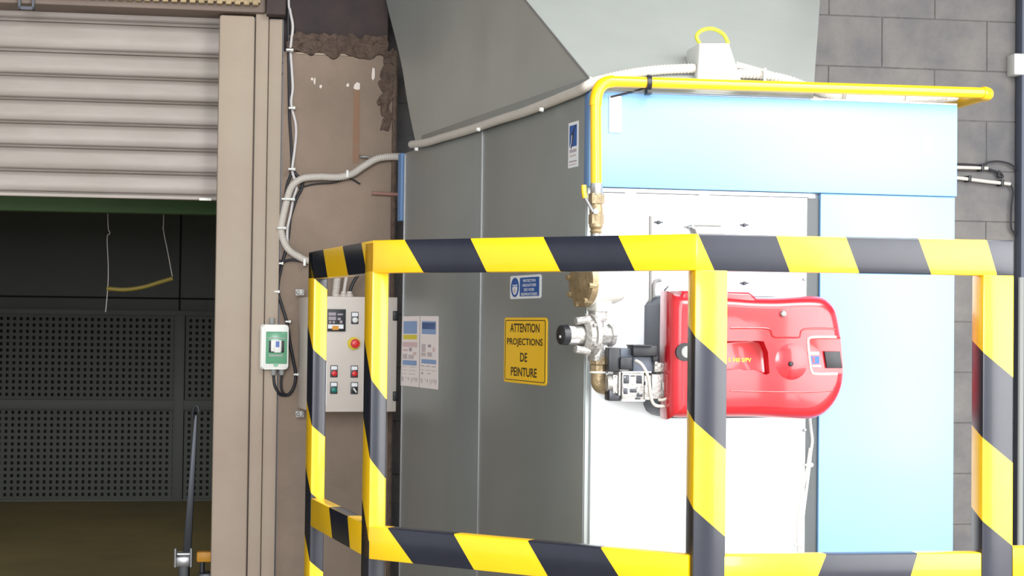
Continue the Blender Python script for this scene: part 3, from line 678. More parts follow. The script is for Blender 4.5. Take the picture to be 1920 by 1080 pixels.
tlb = [(rc_.x + .020, rc_.x + .038, .6), (rc_.x + .022, rc_.x + .05, -.9)]
for xa_, xb_, an in tlb:
    b = BM()
    for k in range(4):
        a0, a1 = an + k * .12, an + (k + 1) * .12; rr = .0276
        quadp(b, [(xa_, -rr * math.cos(a0), rc_.z + rr * math.sin(a0)), (xb_, -rr * math.cos(a0), rc_.z + rr * math.sin(a0)), (xb_, -rr * math.cos(a1), rc_.z + rr * math.sin(a1)), (xa_, -rr * math.cos(a1), rc_.z + rr * math.sin(a1))])
    obj('label_plate', b, 'sign_white', TR, rg, smooth=0)
# brass union and elbow
el = thing('brass_elbow', 'brass union nut and elbow joining the regulator to the valve block', 'pipe elbow', TR, TR.p(1122, 735))
xe = TR.p(1122, 690).x
def zt_(py): return TR.p(1122, py).z
b = BM(); hexn(b, (xe, 0, zt_(683)), (xe, 0, zt_(668)), .026); lathe(b, (xe, 0, zt_(698)), (0, 0, 1), [(0, .018), (.002, .024), (.02, .025), (.026, .018)], 8); obj('union_nut', b, 'brass', TR, el)
b = BM(); lathe(b, (xe, 0, zt_(700)), (0, 0, 1), [(0, .021), (.001, .0275), (.006, .0275)], 24); obj('seal', b, 'white_plastic', TR, el)
b = BM(); z1_ = zt_(700); z2_ = zt_(716)
pts = [(xe, 0, z1_)] + [(xe + .026 - .026 * math.cos(a), 0, z2_ + .012 - .012 - .016 * math.sin(a)) for a in [i * math.pi / 16 for i in range(1, 9)]] + [(xe + .040, 0, z2_ - .017)]
tube(b, pts, .0215, 18, 0); lathe(b, (xe + .03, 0, z2_ - .016), (1, 0, 0), [(0, .026), (.012, .026)], 20); obj('elbow', b, 'brass', TR, el)
# valve block
FG = Fr(FRONT.M @ FPt(1190, 700, -.235), 10)
vb = thing('gas_valve_block', 'die cast gas valve block with black solenoid coils beside the red burner', 'valve block', FG, FG.p(1190, 752))
def gbox(b, a, c, y0, y1, bev=.002, mi=0):
    p, q = FG.p(a[0], c[1], y0), FG.p(c[0], a[1], y0); box(b, p.x, q.x, y0, y1, p.z, q.z, bev, mi=mi)
b = BM(); gbox(b, (1166, 698), (1208, 753), 0, .07, .003); gbox(b, (1160, 697), (1164, 742), -.004, .07); gbox(b, (1149, 703), (1159, 738), .004, .06)
gbox(b, (1208, 704), (1222, 750), .004, .07); gbox(b, (1222, 702), (1240, 748), -.004, .07)
obj('casting', b, 'cast_alloy', FG, vb)
b = BM()
for (a, c) in (((1169, 703), (1180, 719)), ((1193, 704), (1204, 719)), ((1169, 728), (1177, 739)), ((1181, 729), (1194, 736)), ((1194, 737), (1205, 744)), ((1182, 704), (1191, 706)), ((1209, 715), (1211, 722)), ((1217, 716), (1221, 735)), ((1234, 705), (1238, 738)), ((1191, 745), (1201, 749))): gbox(b, a, c, -.0015, .01, .001)
obj('casting_shade', b, 'dark_steel', FG, vb)  # raised dark patches; the shade of hollows is put into their colour
b = BM()
for px, py in ((1172, 707), (1178, 722), (1187, 721), (1204, 724), (1200, 738), (1170, 726), (1203, 737), (1197, 727), (1156, 706), (1156, 736)):
    q = FG.p(px, py, -.003); lathe(b, (q.x, -.003, q.z), (0, 1, 0), [(0, .0022), (.005, .003)], 8)
obj('screw', b, 'steel', FG, vb)
b = BM(); gbox(b, (1166, 749.5), (1210, 753), -.006, .07); obj('rim', b, 'white_plastic', FG, vb, 'bright rim'); b = BM(); gbox(b, (1166, 696.5), (1222, 699), -.006, .07); obj('rim', b, 'white_plastic', FG, vb, 'bright rim')
b = BM(); gbox(b, (1142, 730), (1164, 752), .01, .07, .004); obj('inlet_flange', b, 'dark_steel', FG, vb)
b = BM(); q, q2 = FG.p(1137, 718, .03), FG.p(1152, 718, .03); lathe(b, (q.x, .03, q.z), (1, 0, 0), [(0, .023), (.008, .026), (q2.x - q.x, .026)], 16); obj('inlet', b, 'cast_alloy', FG, vb)
b = BM(); gbox(b, (1141, 652), (1163, 697), 0, .05, .003); gbox(b, (1163, 670), (1187, 693), -.01, .045, .004); gbox(b, (1180, 690), (1160, 680), -.01, .04, .001) if False else None
obj('solenoid', b, 'black_plastic', FG, vb)
b = BM(); gbox(b, (1163, 653), (1190, 671), .012, .06, .003); gbox(b, (1187, 669), (1225, 697), .006, .06, .003); obj('coil_body', b, 'grey_plastic', FG, vb, 'slate grey coil body')
b = BM(); gbox(b, (1187, 648), (1234, 668), -.012, .06, .004); gbox(b, (1224, 664), (1235, 679), -.005, .05, .003); gbox(b, (1187, 647), (1223, 649.5), -.02, .06, .001); obj('pressure_switch', b, 'black_plastic', FG, vb)
b = BM(); gbox(b, (1227, 680), (1246, 698), -.004, .04, .004); gbox(b, (1228, 678), (1234, 685), -.01, .03, .002); obj('nozzle_block', b, 'cast_alloy', FG, vb)
b = BM(); tube(b, [FG.p(1192, 676, -.018), FG.p(1202, 682, -.03), FG.p(1211, 696, -.032), FG.p(1217, 715, -.03), FG.p(1219, 735, -.028), FG.p(1223, 753, -.025), FG.p(1232, 761, -.02), FG.p(1254, 761.5, -.01)], .0046, 10); obj('hose', b, 'conduit', FG, vb)
b = BM(); tube(b, [FG.p(1258, 690, -.02), FG.p(1268, 698, -.03), FG.p(1273, 712, -.03), FG.p(1270, 730, -.03), FG.p(1260, 742, -.03), FG.p(1245, 749, -.02), FG.p(1235, 750, -.01)], .0042, 10); obj('hose', b, 'conduit', FG, vb)
b = BM(); q, q2 = FG.p(1244, 715, .02), FG.p(1275, 715, .02); lathe(b, (q.x - .01, .02, q.z), (1, 0, 0), [(0, .016), (.012, .016), (.012, .0125), (q2.x - q.x + .02, .0125)], 18); obj('outlet_pipe', b, 'copper', FG, vb, 'copper coloured outlet pipe')
b = BM()
for px, py in ((1244, 726), (1247, 738)): gbox(b, (px - 3, py - 10), (px + 5, py + 6), -.002, .04, .002)
gbox(b, (1238, 700), (1247, 745), .004, .06, .003); obj('outlet_flange', b, 'cast_alloy', FG, vb)
# dark recess between the door panel and the lower blue panel
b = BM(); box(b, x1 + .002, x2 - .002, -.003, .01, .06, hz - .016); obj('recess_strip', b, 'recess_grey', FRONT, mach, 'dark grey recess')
# straight steel rods / conduits on the front sheet
T('steel_conduit', [FPt(1219.5, 405, -.03), FPt(1219.5, 652, -.05)], .0050, 'rod_grey', 'thin straight steel rod rising tallest behind the barrier rail', 'rod', FRONT, smooth=0)
T('steel_conduit', [FPt(1226, 655, -.05), FPt(1225.5, 560, -.045), FPt(1225.5, 540, -.045), FPt(1228, 528, -.04), FPt(1236, 525, -.02), FPt(1238, 526, -.005)], .0056, 'rod_grey', 'shorter bent steel tube entering the front panel', 'tube', FRONT, smooth=4)
T('steel_conduit', [FPt(1243, 556, -.05), FPt(1246, 545, -.04), FPt(1252, 538, -.02), FPt(1253, 537, -.005)], .0024, 'dark_steel', 'thin curved wire above the burner flange', 'wire', FRONT, smooth=4)
# grey flap above the rail
fl = thing('flap_bracket', 'grey metal cowl on the front panel just above the barrier rail', 'cowl', FRONT, FPt(1320, 450, -.02))
b = BM(); P_ = pxpoly(FRONT, [(1300, 421), (1352, 421), (1360, 440), (1362, 470), (1318, 470)], -.10)
prism(b, P_, -.10, -.094, .001, 1); A_ = FPt(1298, 421, -.10); B_ = FPt(1352, 421, -.10)
prism(b, [(A_.x, A_.z), (B_.x, A_.z), (B_.x, A_.z - .006), (A_.x, A_.z - .006)], -.10, -.01, .001, 1)
obj('cover', b, 'pale_grey', FRONT, fl)
b = BM(); q = FPt(1290, 447, -.05); lathe(b, (q.x - .014, -.05, q.z - .01), (0, -1, 0), [(0, .04), (.02, .04)], 24); q = FPt(1299, 425, -.08); lathe(b, (q.x, -.06, q.z), (0, -1, 0), [(0, .008), (.04, .008)], 10); obj('hinge', b, 'steel', FRONT, fl)

# ================================================================== BURNER
YB0, YB1 = -.05, -.30
bu = thing('burner', 'red covered burner mounted on the white front panel', 'burner', FRONT, FPt(1420, 788, YB1))
def bp(pts, y=YB1): return pxpoly(FRONT, pts, y)
back = [(1248, 557), (1258, 552), (1300, 552), (1530, 558), (1552, 580), (1560, 640), (1560, 720), (1540, 770), (1500, 783), (1300, 784), (1252, 784), (1240, 776), (1235, 765), (1236, 640), (1237, 572)]
b = BM(); prism(b, bp(back, -.185), -.185, -.012, .006, 3, front_only=True); obj('back_plate', b, 'dark_cover', FRONT, bu, 'dark grey burner back plate')
cov = [(1257, 562), (1262, 555), (1275, 551.5), (1310, 551), (1370, 553), (1412, 556), (1460, 557), (1500, 555), (1530, 554.5), (1550, 557), (1562, 565), (1572, 577), (1578, 595), (1584, 630), (1586, 650), (1589, 690), (1588, 715), (1582, 738), (1570, 760), (1553, 777), (1535, 785), (1515, 787), (1480, 786), (1420, 783), (1350, 783), (1300, 784), (1275, 784), (1262, 780), (1256, 770)]
def inset(poly, d):
    n = len(poly); out = []
    cx = sum(p[0] for p in poly) / n
    for i in range(n):
        a, p, c = Vector(poly[i - 1]), Vector(poly[i]), Vector(poly[(i + 1) % n])
        t1 = (p - a).normalized(); t2 = (c - p).normalized(); n1 = Vector((-t1.y, t1.x)); n2 = Vector((-t2.y, t2.x)); m = (n1 + n2)
        m = m.normalized() / max(.6, m.normalized().dot(n1)); out.append(p + m * d)
    return out
def dens(poly, n=3):
    P = [Vector((p[0], p[1], 0)) for p in poly]; P = P + [P[0]]; out = []
    N = len(poly)
    for i in range(N):
        a, c, d, e_ = P[(i - 1) % N], P[i], P[(i + 1) % N], P[(i + 2) % N]
        for k in range(n):
            t = k / n; v = .5 * ((2 * c) + (d - a) * t + (2 * a - 5 * c + 4 * d - e_) * t * t + (3 * c - a - 3 * d + e_) * t ** 3); out.append((v.x, v.y))
    return out
cp = dens(bp(cov)); 
ar = sum(cp[i - 1][0] * cp[i][1] - cp[i][0] * cp[i - 1][1] for i in range(len(cp)))
sg = 1 if ar > 0 else -1
def shrink(P, d):
    xa_, xb_ = min(p[0] for p in P), max(p[0] for p in P); za_, zc_ = min(p[1] for p in P), max(p[1] for p in P); cx_, cz_ = (xa_ + xb_) / 2, (za_ + zc_) / 2
    return [(cx_ + (p[0] - cx_) * (1 - d / (xb_ - cx_)), cz_ + (p[1] - cz_) * (1 - d / (zc_ - cz_))) for p in P]
rings = []; b = BM(); rad = .045
for y, d in [(-.178, .004), (-.19, .0)] + [(YB1 + rad * (1 - math.sin(a)), rad * (1 - math.cos(a)) * .8) for a in [R(x) for x in (0, 15, 30, 45, 60, 75, 90)]]:
    rings.append([b.verts.new((v[0], y, v[1])) for v in shrink(cp, d)])
for A, B in zip(rings, rings[1:]):
    for k in range(len(A)): b.faces.new((A[k], A[(k + 1) % len(A)], B[(k + 1) % len(A)], B[k]))
b.faces.new(rings[0]); b.faces.new(rings[-1])
cover = obj('cover', b, 'red_cover', FRONT, bu, 'glossy red cover', smooth=40)
# handle recess and display recess
b = BM(); prism(b, bp([(1350, 640), (1420, 639), (1432, 640), (1440, 660), (1443, 700), (1436, 703), (1415, 694), (1350, 694)], YB1), YB1 - .05, YB1 + .04, .008, 2); cut(cover, b, FRONT)
b = BM(); prism(b, bp([(1518, 634), (1600, 632), (1600, 701), (1526, 701), (1520, 694)], YB1), YB1 - .05, YB1 + .025, .003, 2); cut(cover, b, FRONT)
# top hump
b = BM(); prism(b, bp([(1275, 545), (1400, 548), (1412, 557), (1418, 574), (1340, 576), (1280, 576), (1270, 566)], -.26), -.30 + .012, -.12, .01, 3); obj('cover_boss', b, 'red_cover', FRONT, bu)
# moulded dome around the lower cover screw
b = BM(); q = FPt(1484, 678, YB1)
for i in range(1): lathe(b, (0, 0, 0), (0, 1, 0), [(-.006, .001), (-.0058, .02), (-.0050, .04), (-.0036, .058), (-.0014, .075), (.001, .092)], 40)
for v in b.verts: v.co = Vector((q.x + v.co.x * .58, YB1 + v.co.y, q.z + v.co.z * .62))
obj('cover_boss', b, 'red_cover', FRONT, bu, smooth=60)
def ridge(pts, r=.0028, y=YB1 - .0005, m='red_cover', name='moulded_line', lab=None):
    b = BM(); tube(b, [FPt(px, py, y) for px, py in pts], r, 8, 5); obj(name, b, m, FRONT, bu, lab)
ridge([(1369, 615), (1405, 615), (1438, 616), (1446, 622), (1450, 631), (1470, 632), (1498, 632), (1502, 622), (1510, 617), (1540, 616), (1566, 617)])
ridge([(1369, 733), (1450, 735), (1520, 735), (1562, 732)], .002)
ridge([(1568, 632), (1530, 632), (1518, 634), (1515, 642), (1519, 680), (1522, 696), (1530, 701), (1570, 701)], .0036, YB1 - .001, 'white_plastic', 'panel_outline', 'white outline around the control recess')
b = BM(); q = FPt(1481, 682, YB1); lathe(b, (q.x, YB1 - .012, q.z), (0, 1, 0), [(0, .0045), (.002, .0072), (.012, .0078)], 16); obj('cover_screw', b, 'black_plastic', FRONT, bu)
b = BM(); q = FPt(1468, 588, YB1); lathe(b, (q.x, YB1 - .010, q.z), (0, 1, 0), [(0, .006), (.003, .0095), (.012, .010)], 16); obj('cover_screw', b, 'steel', FRONT, bu)
b = BM(); q, q2 = FPt(1545, 690, YB1 + .02), FPt(1577, 659, YB1 + .02); prism(b, [(q.x + .008, q.z), (q2.x + .004, q.z), (q2.x - .004, q2.z), (q.x, q2.z)], YB1 + .016, YB1 + .026, .002); obj('display', b, 'black_plastic', FRONT, bu)
b = BM(); q, q2 = FPt(1521, 682, YB1 + .02), FPt(1537, 668, YB1 + .02); box(b, q.x, q2.x, YB1 + .022, YB1 + .026, q.z, q2.z)
q3, q4 = FPt(1520, 665, YB1 + .02), FPt(1536, 660, YB1 + .02); box(b, q3.x, q4.x, YB1 + .022, YB1 + .026, q3.z, q4.z, mi=1); q3, q4 = FPt(1524, 688, YB1 + .02), FPt(1540, 685, YB1 + .02); box(b, q3.x, q4.x, YB1 + .022, YB1 + .026, q3.z, q4.z, mi=1)
q3, q4 = FPt(1524, 680, YB1 + .02), FPt(1528, 670, YB1 + .02); box(b, q3.x, q4.x, YB1 + .0215, YB1 + .026, q3.z, q4.z, mi=2)
obj('sticker', b, ['sign_blue', 'sign_white', 'red_button'], FRONT, bu, smooth=0)
b = BM(); p_, q_ = FPt(1366, 678.5, YB1 + .038), FPt(1409, 671, YB1 + .038); text_bm(b, 'S 340 S/PV', p_.x, q_.x, p_.z, q_.z, YB1 + .0392); obj('lettering', b, 'print_yellow', FRONT, bu, smooth=0)
b = BM(); q = FPt(1284, 660, YB1); lathe(b, (q.x, YB1 - .003, q.z), (0, 1, 0), [(0, .020), (.0, .026), (.01, .027)], 28); obj('sight_ring', b, 'black_plastic', FRONT, bu)
b = BM(); lathe(b, (q.x + .006, YB1 - .005, q.z), (0, 1, 0), [(0, .016), (.004, .019)], 28); obj('sight_glass', b, 'pale_grey', FRONT, bu)
# burner supply cables hanging below
cb = thing('burner_cable', 'pair of pale cables hanging from the burner in the recess', 'cable', FRONT, FPt(1510, 1040, -.03))
b = BM(); tube(b, [FPt(1518, 775, -.10), FPt(1520, 800, -.06), FPt(1523, 826, -.04), FPt(1520, 850, -.035), FPt(1517, 880, -.03), FPt(1512, 920, -.03), FPt(1507, 960, -.03), FPt(1504, 1000, -.03), FPt(1504, 1035, -.03), FPt(1512, 1120, -.03)], .0042, 10); obj('cord', b, 'white_cable', FRONT, cb)
b = BM(); tube(b, [FPt(1519, 840, -.035), FPt(1513, 880, -.03), FPt(1504, 925, -.03), FPt(1498, 965, -.03), FPt(1496, 1000, -.03), FPt(1497, 1030, -.03), FPt(1502, 1100, -.03)], .0042, 10); obj('cord', b, 'conduit', FRONT, cb)
for px, py in ((1520, 872), (1503, 1022)):
    b = BM(); q = FPt(px, py, -.04); box(b, q.x - .018, q.x + .004, -.042, -.024, q.z - .0025, q.z + .0025, .001); lathe(b, (q.x + .004, -.035, q.z), (0, 1, 0), [(0, .007), (.01, .007)], 12); obj('tie', b, 'white_plastic', FRONT, cb)

# ================================================================== CONTROL CABINET
cc = thing('control_cabinet', 'beige electrical control cabinet on the pier behind the striped barrier', 'control cabinet', CAB, (-.2, .15, CAB.p(650, 772).z))
c0_, c1_ = CAB.p(576, 772), CAB.p(745.5, 557.5)
c0_.z = CAB.p(650, 772.5).z
b = BM(); box(b, c0_.x + .004, c1_.x - .004, .016, .30, c0_.z + .004, c1_.z - .004, .003); obj('housing', b, 'cabinet', CAB, cc)
b = BM(); box(b, c0_.x, c1_.x, 0, .016, c0_.z, c1_.z, .004); obj('door', b, 'cabinet', CAB, cc)
for py in (592, 743):
    q = CAB.p(742, py, -.01); b = BM(); box(b, q.x - .011, q.x + .012, -.014, .02, q.z - .02, q.z + .02, .003); lathe(b, (q.x, -.018, q.z), (0, 1, 0), [(0, .005), (.006, .006)], 10); obj('hinge', b, 'black_plastic', CAB, cc)
for px, py in ((559, 548), (559, 777)):
    q = CAB.p(px, py, .25); b = BM(); box(b, q.x - .008, q.x + .03, .27, .28, q.z - .014, q.z + .014, .003); lathe(b, (q.x + .002, .262, q.z), (0, 1, 0), [(0, .005), (.01, .009)], 12); obj('mounting_lug', b, 'cast_alloy', CAB, cc)
def cb_(a, c, y0, y1, m, name, bev=.001, par=cc):
    p, q = CAB.p(a[0], c[1]), CAB.p(c[0], a[1]); b = BM(); box(b, p.x, q.x, y0, y1, p.z, q.z, bev); return obj(name, b, m, CAB, par)
cg = cb_((613.5, 580), (647.5, 621), -.012, 0, 'black_plastic', 'temperature_controller')
for a, c in (((615, 586), (629, 591.5)), ((615, 594), (629, 600)), ((632, 588), (642, 591)), ((632, 596), (638, 600)), ((636, 601), (641, 606)), ((616, 602), (620, 606)), ((623, 602), (627, 606))):
    cb_(a, c, -.013, -.011, 'print_grey', 'readout', .0, cg)
cb_((614, 608.5), (643, 616), -.0135, -.011, 'sign_white', 'label_strip', 0, cg); cb_((622, 611), (634, 618.5), -.0142, -.011, 'orange', 'brand_mark', 0, cg)
def button(px, py, col, sel=False):
    q = CAB.p(px, py + 5); g = cb_((px - 7, py - 12), (px + 7, py + 10.5), -.006, 0, 'dark_steel', 'push_button' if not sel else 'selector_switch', .002)
    cb_((px - 5.5, py - 10.5), (px + 5.5, py - 4), -.0075, -.005, 'sign_white', 'legend', 0, g)
    b = BM(); q = CAB.p(px, py + 3); lathe(b, (q.x, -.016, q.z), (0, 1, 0), [(0, .008), (.002, .0115), (.012, .012)], 20); obj('cap', b, col, CAB, g)
    if sel:
        b = BM(); box(b, q.x - .003, q.x + .003, -.022, -.014, q.z - .011, q.z + .011, .001); bmesh.ops.rotate(b, verts=b.verts, cent=(q.x, 0, q.z), matrix=Matrix.Rotation(R(-35), 3, 'Y')); obj('knob', b, 'white_plastic', CAB, g)
button(665, 597, 'white_plastic'); button(626, 697, 'red_button'); button(664, 697.5, 'red_button'); button(625.5, 728, 'green_button'); button(664, 728.5, 'black_plastic', True)
q = CAB.p(663.5, 644)
b = BM(); lathe(b, (q.x, -.010, q.z), (0, 1, 0), [(0, .026), (.010, .027)], 28); es = obj('emergency_stop', b, 'print_yellow', CAB, cc)
b = BM(); lathe(b, (q.x, -.045, q.z), (0, 1, 0), [(0, .010), (.003, .017), (.012, .0195), (.02, .012), (.036, .012)], 28); obj('stop_button', b, 'red_button', CAB, es)
cb_((610, 680), (613, 760), -.0015, 0, 'sign_white', 'label_strip', 0)
for px in (630, 644, 655):
    q = CAB.p(px, 557, .12); b = BM(); lathe(b, (q.x, .12, q.z - .01), (0, 0, 1), [(0, .017), (.022, .017), (.024, .012), (.034, .012)], 12); obj('cable_gland', b, 'cabinet', CAB, cc)
def cp3(px, py, y=.12): return CAB.M @ CAB.p(px, py, y)
T('cabinet_conduit', [cp3(629, 552), cp3(631, 535), cp3(632, 510), cp3(620, 492, .16), WALL.M @ WP(590, 489, -.05), WALL.M @ WP(575, 488, -.03), WALL.M @ WP(560, 481, -.03), WALL.M @ WP(543, 470, -.03), WALL.M @ WP(532, 452, -.03), WALL.M @ WP(527, 430, -.03), WALL.M @ WP(531, 405, -.03), WALL.M @ WP(537, 380, -.03), WALL.M @ WP(543, 358, -.035), WALL.M @ WP(552, 344, -.04), WALL.M @ WP(570, 334, -.04), WALL.M @ WP(600, 331.5, -.04), WALL.M @ WP(635, 332, -.04), WALL.M @ WP(660, 326, -.04), WALL.M @ WP(683, 311, -.04), WALL.M @ WP(706, 298, -.04), WALL.M @ WP(730, 294, -.04), WALL.M @ WP(755, 294, -.02)], .0165, 'conduit', 'thick ribbed pale conduit curving from oven rear down to the cabinet', 'conduit', W0, rib=.009, seg=14)
T('cabinet_cable', [cp3(644, 552), cp3(646, 540), cp3(650, 515)], .0075, 'conduit', 'pale cable entering the middle of the cabinet top', 'cable', W0, smooth=3)
T('cabinet_cable', [cp3(655, 552), cp3(660, 535), cp3(672, 515), cp3(690, 500)], .007, 'black_cable', 'black cable entering the cabinet top beside the pale ones', 'cable', W0, smooth=3)

# ================================================================== WALL CABLES
T('white_cable', [(WP(541, -20).x, -.01, CEIL), (WP(541, -20).x, -.01, 3.6), WP(541, -20), WP(544, 20), WP(549, 50), WP(545, 90), WP(547, 130), WP(549, 165), WP(546, 195), WP(554, 230), WP(555, 255), WP(552, 285), WP(548, 318, -.02), WP(552, 335, -.02), WP(556, 352, -.02), WP(550, 372, -.015), WP(545, 400, -.015), WP(539, 428, -.015), WP(539, 455, -.015), WP(541, 475, -.015)], .0058, 'white_cable', 'white cable running down the pier from the ceiling', 'cable', WALL)
T('black_cable', [(WP(541, -20).x, -.008, CEIL), (WP(541, -20).x, -.008, 3.6), WP(541, -20, -.008), WP(540, 40, -.006), WP(541, 100, -.006), WP(542, 160, -.006), WP(543, 220, -.008), WP(546, 270, -.008), WP(547, 318, -.01), WP(539, 345, -.012), WP(534, 375, -.012), WP(528, 410, -.01), WP(518, 440, -.01), WP(516, 465, -.01), WP(521, 485, -.012), WP(528, 497, -.015), WP(521, 530, -.015), WP(519, 545, -.014), WP(516, 570, -.014), WP(512, 602, -.012)], .0062, 'black_cable', 'black cable running down behind the white one to the breaker box', 'cable', WALL)
T('black_cable', [WP(548, 318, -.012), WP(556, 328, -.012), WP(566, 337, -.012), WP(566, 352, -.01), WP(556, 372, -.01), WP(549, 392, -.01), WP(544, 410, -.008), WP(541, 440, -.008), WP(536, 468, -.012), WP(530, 490, -.012), WP(524, 515, -.012), WP(521, 545, -.014), WP(528, 572, -.014), WP(537, 602, -.02), WP(543, 640, -.02), WP(549, 672, -.02), WP(554, 700, -.02), WP(552, 722, -.02), WP(543, 738, -.02), WP(530, 741, -.02), WP(521, 735, -.03), WP(515, 722, -.035), WP(513, 704, -.035)], .0068, 'black_cable', 'black cable looping right of the breaker box and up beneath it', 'cable', WALL)
T('black_cable', [WP(528, 704, -.035), WP(527, 722, -.035), WP(530, 736, -.03), WP(540, 741, -.02), WP(549, 732, -.02)], .0055, 'black_cable', 'short black cable leaving the right gland below the breaker box', 'cable', WALL)
T('black_cable', [WP(557, 339, -.01), WP(590, 328, -.01), WP(640, 328, -.01), WP(672, 316, -.02), WP(700, 305, -.02)], .005, 'black_cable', 'black cable tucked behind the horizontal ribbed conduit', 'cable', WALL)
T('black_cable', [WP(560, 352, -.01), WP(590, 345, -.01), WP(625, 342, -.02), WP(655, 335, -.02), WP(675, 345, -.01)], .0035, 'black_cable', 'thin black cable sagging under the horizontal ribbed conduit', 'cable', WALL)
T('black_cable', [WP(526, 493, -.012), WP(545, 487, -.02), WP(570, 490, -.03), WP(590, 494, -.04)], .0055, 'black_cable', 'black cable turning right towards the cabinet under the conduit', 'cable', WALL)
T('pipe_stub', [WP(697, 362, -.02), WP(755, 365, -.02)], .008, 'pink_copper', 'short pinkish pipe sticking out at the oven rear', 'pipe', WALL, smooth=0)
T('wall_hook', [WP(675, 291, -.0), WP(677, 294, -.03), WP(688, 294, -.035), WP(700, 298, -.03)], .005, 'steel', 'small steel hook on the pier above the conduit', 'hook', WALL, smooth=3)
for px, py, wd, lab in ((543, 95, 13, 'white tie round the wall cables near the lintel'), (547, 203, 12, 'white tie round the wall cables halfway up the pier'), (547, 318, 13, 'white tie where the wall cables fan out'), (540, 374, 24, 'white tie round the conduit and cables below the bend'), (528, 428, 16, 'white tie round the conduit beside the frame'), (527, 494, 8, 'white tie where the cables leave the conduit'), (519, 547, 10, 'white tie on the black cables above the breaker box'), (540, 603, 10, 'white clip at the top right corner of the breaker box'), (555, 702, 9, 'white tie on the black loop right of the breaker box'), (571, 492, 5, 'white tie on the conduit beside the barrier'), (651, 327, 5, 'white tie upright round the horizontal conduit')):
    b = BM(); q = WP(px, py, -.03); k = wd * 2.28e-3 / 2; h = .004 if wd > 6 else .016
    box(b, q.x - k, q.x + k, -.06 if wd > 12 or wd < 6 else -.045, -.002, q.z - h, q.z + h, .0015); box(b, q.x + k * .4, q.x + k * 1.1, -.05, -.03, q.z - .006, q.z + .006, .001)
    tag(obj('cable_tie', b, 'white_plastic', WALL), lab, 'cable tie')

# ================================================================== BREAKER BOX
yk = -.085
bb = thing('breaker_box', 'small white breaker box with a green window on the steel frame strip', 'breaker box', WALL, WP(515, 692, 0))
p, q = WP(490, 692.5, yk), WP(541.5, 609, yk)
b = BM(); prism(b, rrect(p.x, q.x, p.z, q.z, .012), yk, -.045, .006, 2); obj('housing', b, 'white_plastic', WALL, bb)
b = BM(); prism(b, rrect(p.x - .006, q.x, p.z, q.z, .010), -.05, -.034, .002, 2); obj('back_box', b, 'white_plastic', WALL, bb)
b = BM(); p, q = WP(498, 682, yk), WP(539, 622, yk); box(b, p.x, q.x, yk - .004, yk + .004, p.z, q.z, .003); lathe(b, ((p.x + q.x) / 2 - .002, yk - .004, p.z - .003), (0, 1, 0), [(0, .010), (.008, .011)], 14); wn = obj('window', b, 'green_window', WALL, bb, 'transparent green window')
b = BM(); p, q = WP(504, 661, yk), WP(533, 639, yk); box(b, p.x, q.x, yk - .005, yk - .001, p.z, q.z, .001); obj('slot', b, 'black_plastic', WALL, bb)
b = BM(); p, q = WP(508, 659, yk), WP(528, 638, yk); box(b, p.x, q.x, yk - .012, yk - .004, p.z, q.z, .001); p, q = WP(514, 661, yk), WP(527, 638, yk); box(b, p.x, q.x, yk - .018, yk - .006, p.z, q.z, .002)
sw = obj('breaker', b, 'white_plastic', WALL, bb)
b = BM(); p, q = WP(517, 651, yk - .018), WP(524, 640, yk - .018); box(b, p.x, q.x, yk - .0195, yk - .017, p.z, q.z); obj('toggle_label', b, 'print_deep', WALL, sw)
b = BM(); p, q = WP(502, 635, yk), WP(536, 633, yk); box(b, p.x, q.x, yk - .0045, yk - .002, p.z, q.z); p, q = WP(504, 668, yk), WP(530, 665, yk); box(b, p.x, q.x, yk - .0045, yk - .002, p.z, q.z); obj('label_line', b, 'pale_grey', WALL, bb)
for px, py in ((513, 698), (528, 698), (510, 603)):
    q = WP(px, py, -.04); b = BM(); lathe(b, (q.x, -.055, q.z - .012), (0, 0, 1), [(0, .008), (.004, .011), (.028, .012)], 14); obj('cable_gland', b, 'pale_grey', WALL, bb)

# ================================================================== RIGHT SIDE OF THE BACK WALL
def BP(px, py, y=.38): return WALL.p(px, py, y)
cs = thing('clipped_conduit', 'upper pale conduit end clipped to the block wall right of the oven', 'conduit', WALL, BP(1820, 314))
b = BM(); tube(b, [BP(1620, 309), BP(1852, 315.5)], .0085, 12, 0); obj('tube', b, 'conduit', WALL, cs)
b = BM(); q = BP(1841, 315); box(b, q.x - .007, q.x + .007, .365, .42, q.z - .014, q.z + .014, .002); obj('clip', b, 'black_plastic', WALL, cs)
cs = thing('clipped_conduit', 'lower pale conduit end clipped to the block wall right of the oven', 'conduit', WALL, BP(1840, 335))
b = BM(); tube(b, [BP(1620, 318), BP(1800, 334), BP(1855, 341), BP(1894, 345)], .009, 12, 0); obj('tube', b, 'conduit', WALL, cs)
for px, py in ((1817, 335), (1878, 343)):
    b = BM(); q = BP(px, py); box(b, q.x - .007, q.x + .007, .365, .42, q.z - .015, q.z + .015, .002); obj('clip', b, 'black_plastic', WALL, cs)
T('wall_wire', [BP(1620, 303, .39), BP(1790, 307, .39), BP(1838, 309, .39), BP(1855, 304, .39), BP(1873, 302.5, .39), BP(1895, 308, .39), BP(1909, 322, .39), BP(1914, 340, .39), BP(1913, 420, .39)], .0042, 'black_cable', 'thin black wire arching over the upper clipped conduit', 'wire', WALL)
T('wall_wire', [BP(1894, 345, .39), BP(1900, 360, .39), BP(1897, 385, .39), BP(1896, 410, .39), BP(1897, 430, .39), BP(1906, 440, .39)], .0045, 'black_cable', 'black wire dropping from the lower clipped conduit', 'wire', WALL)
T('wall_wire', [BP(1852, 317, .39), BP(1862, 320, .39), BP(1876, 325, .39), BP(1880, 332, .39), BP(1872, 330, .39), BP(1874, 320, .39)], .006, 'black_cable', 'bunched black wire between the two clipped conduits', 'wire', WALL)
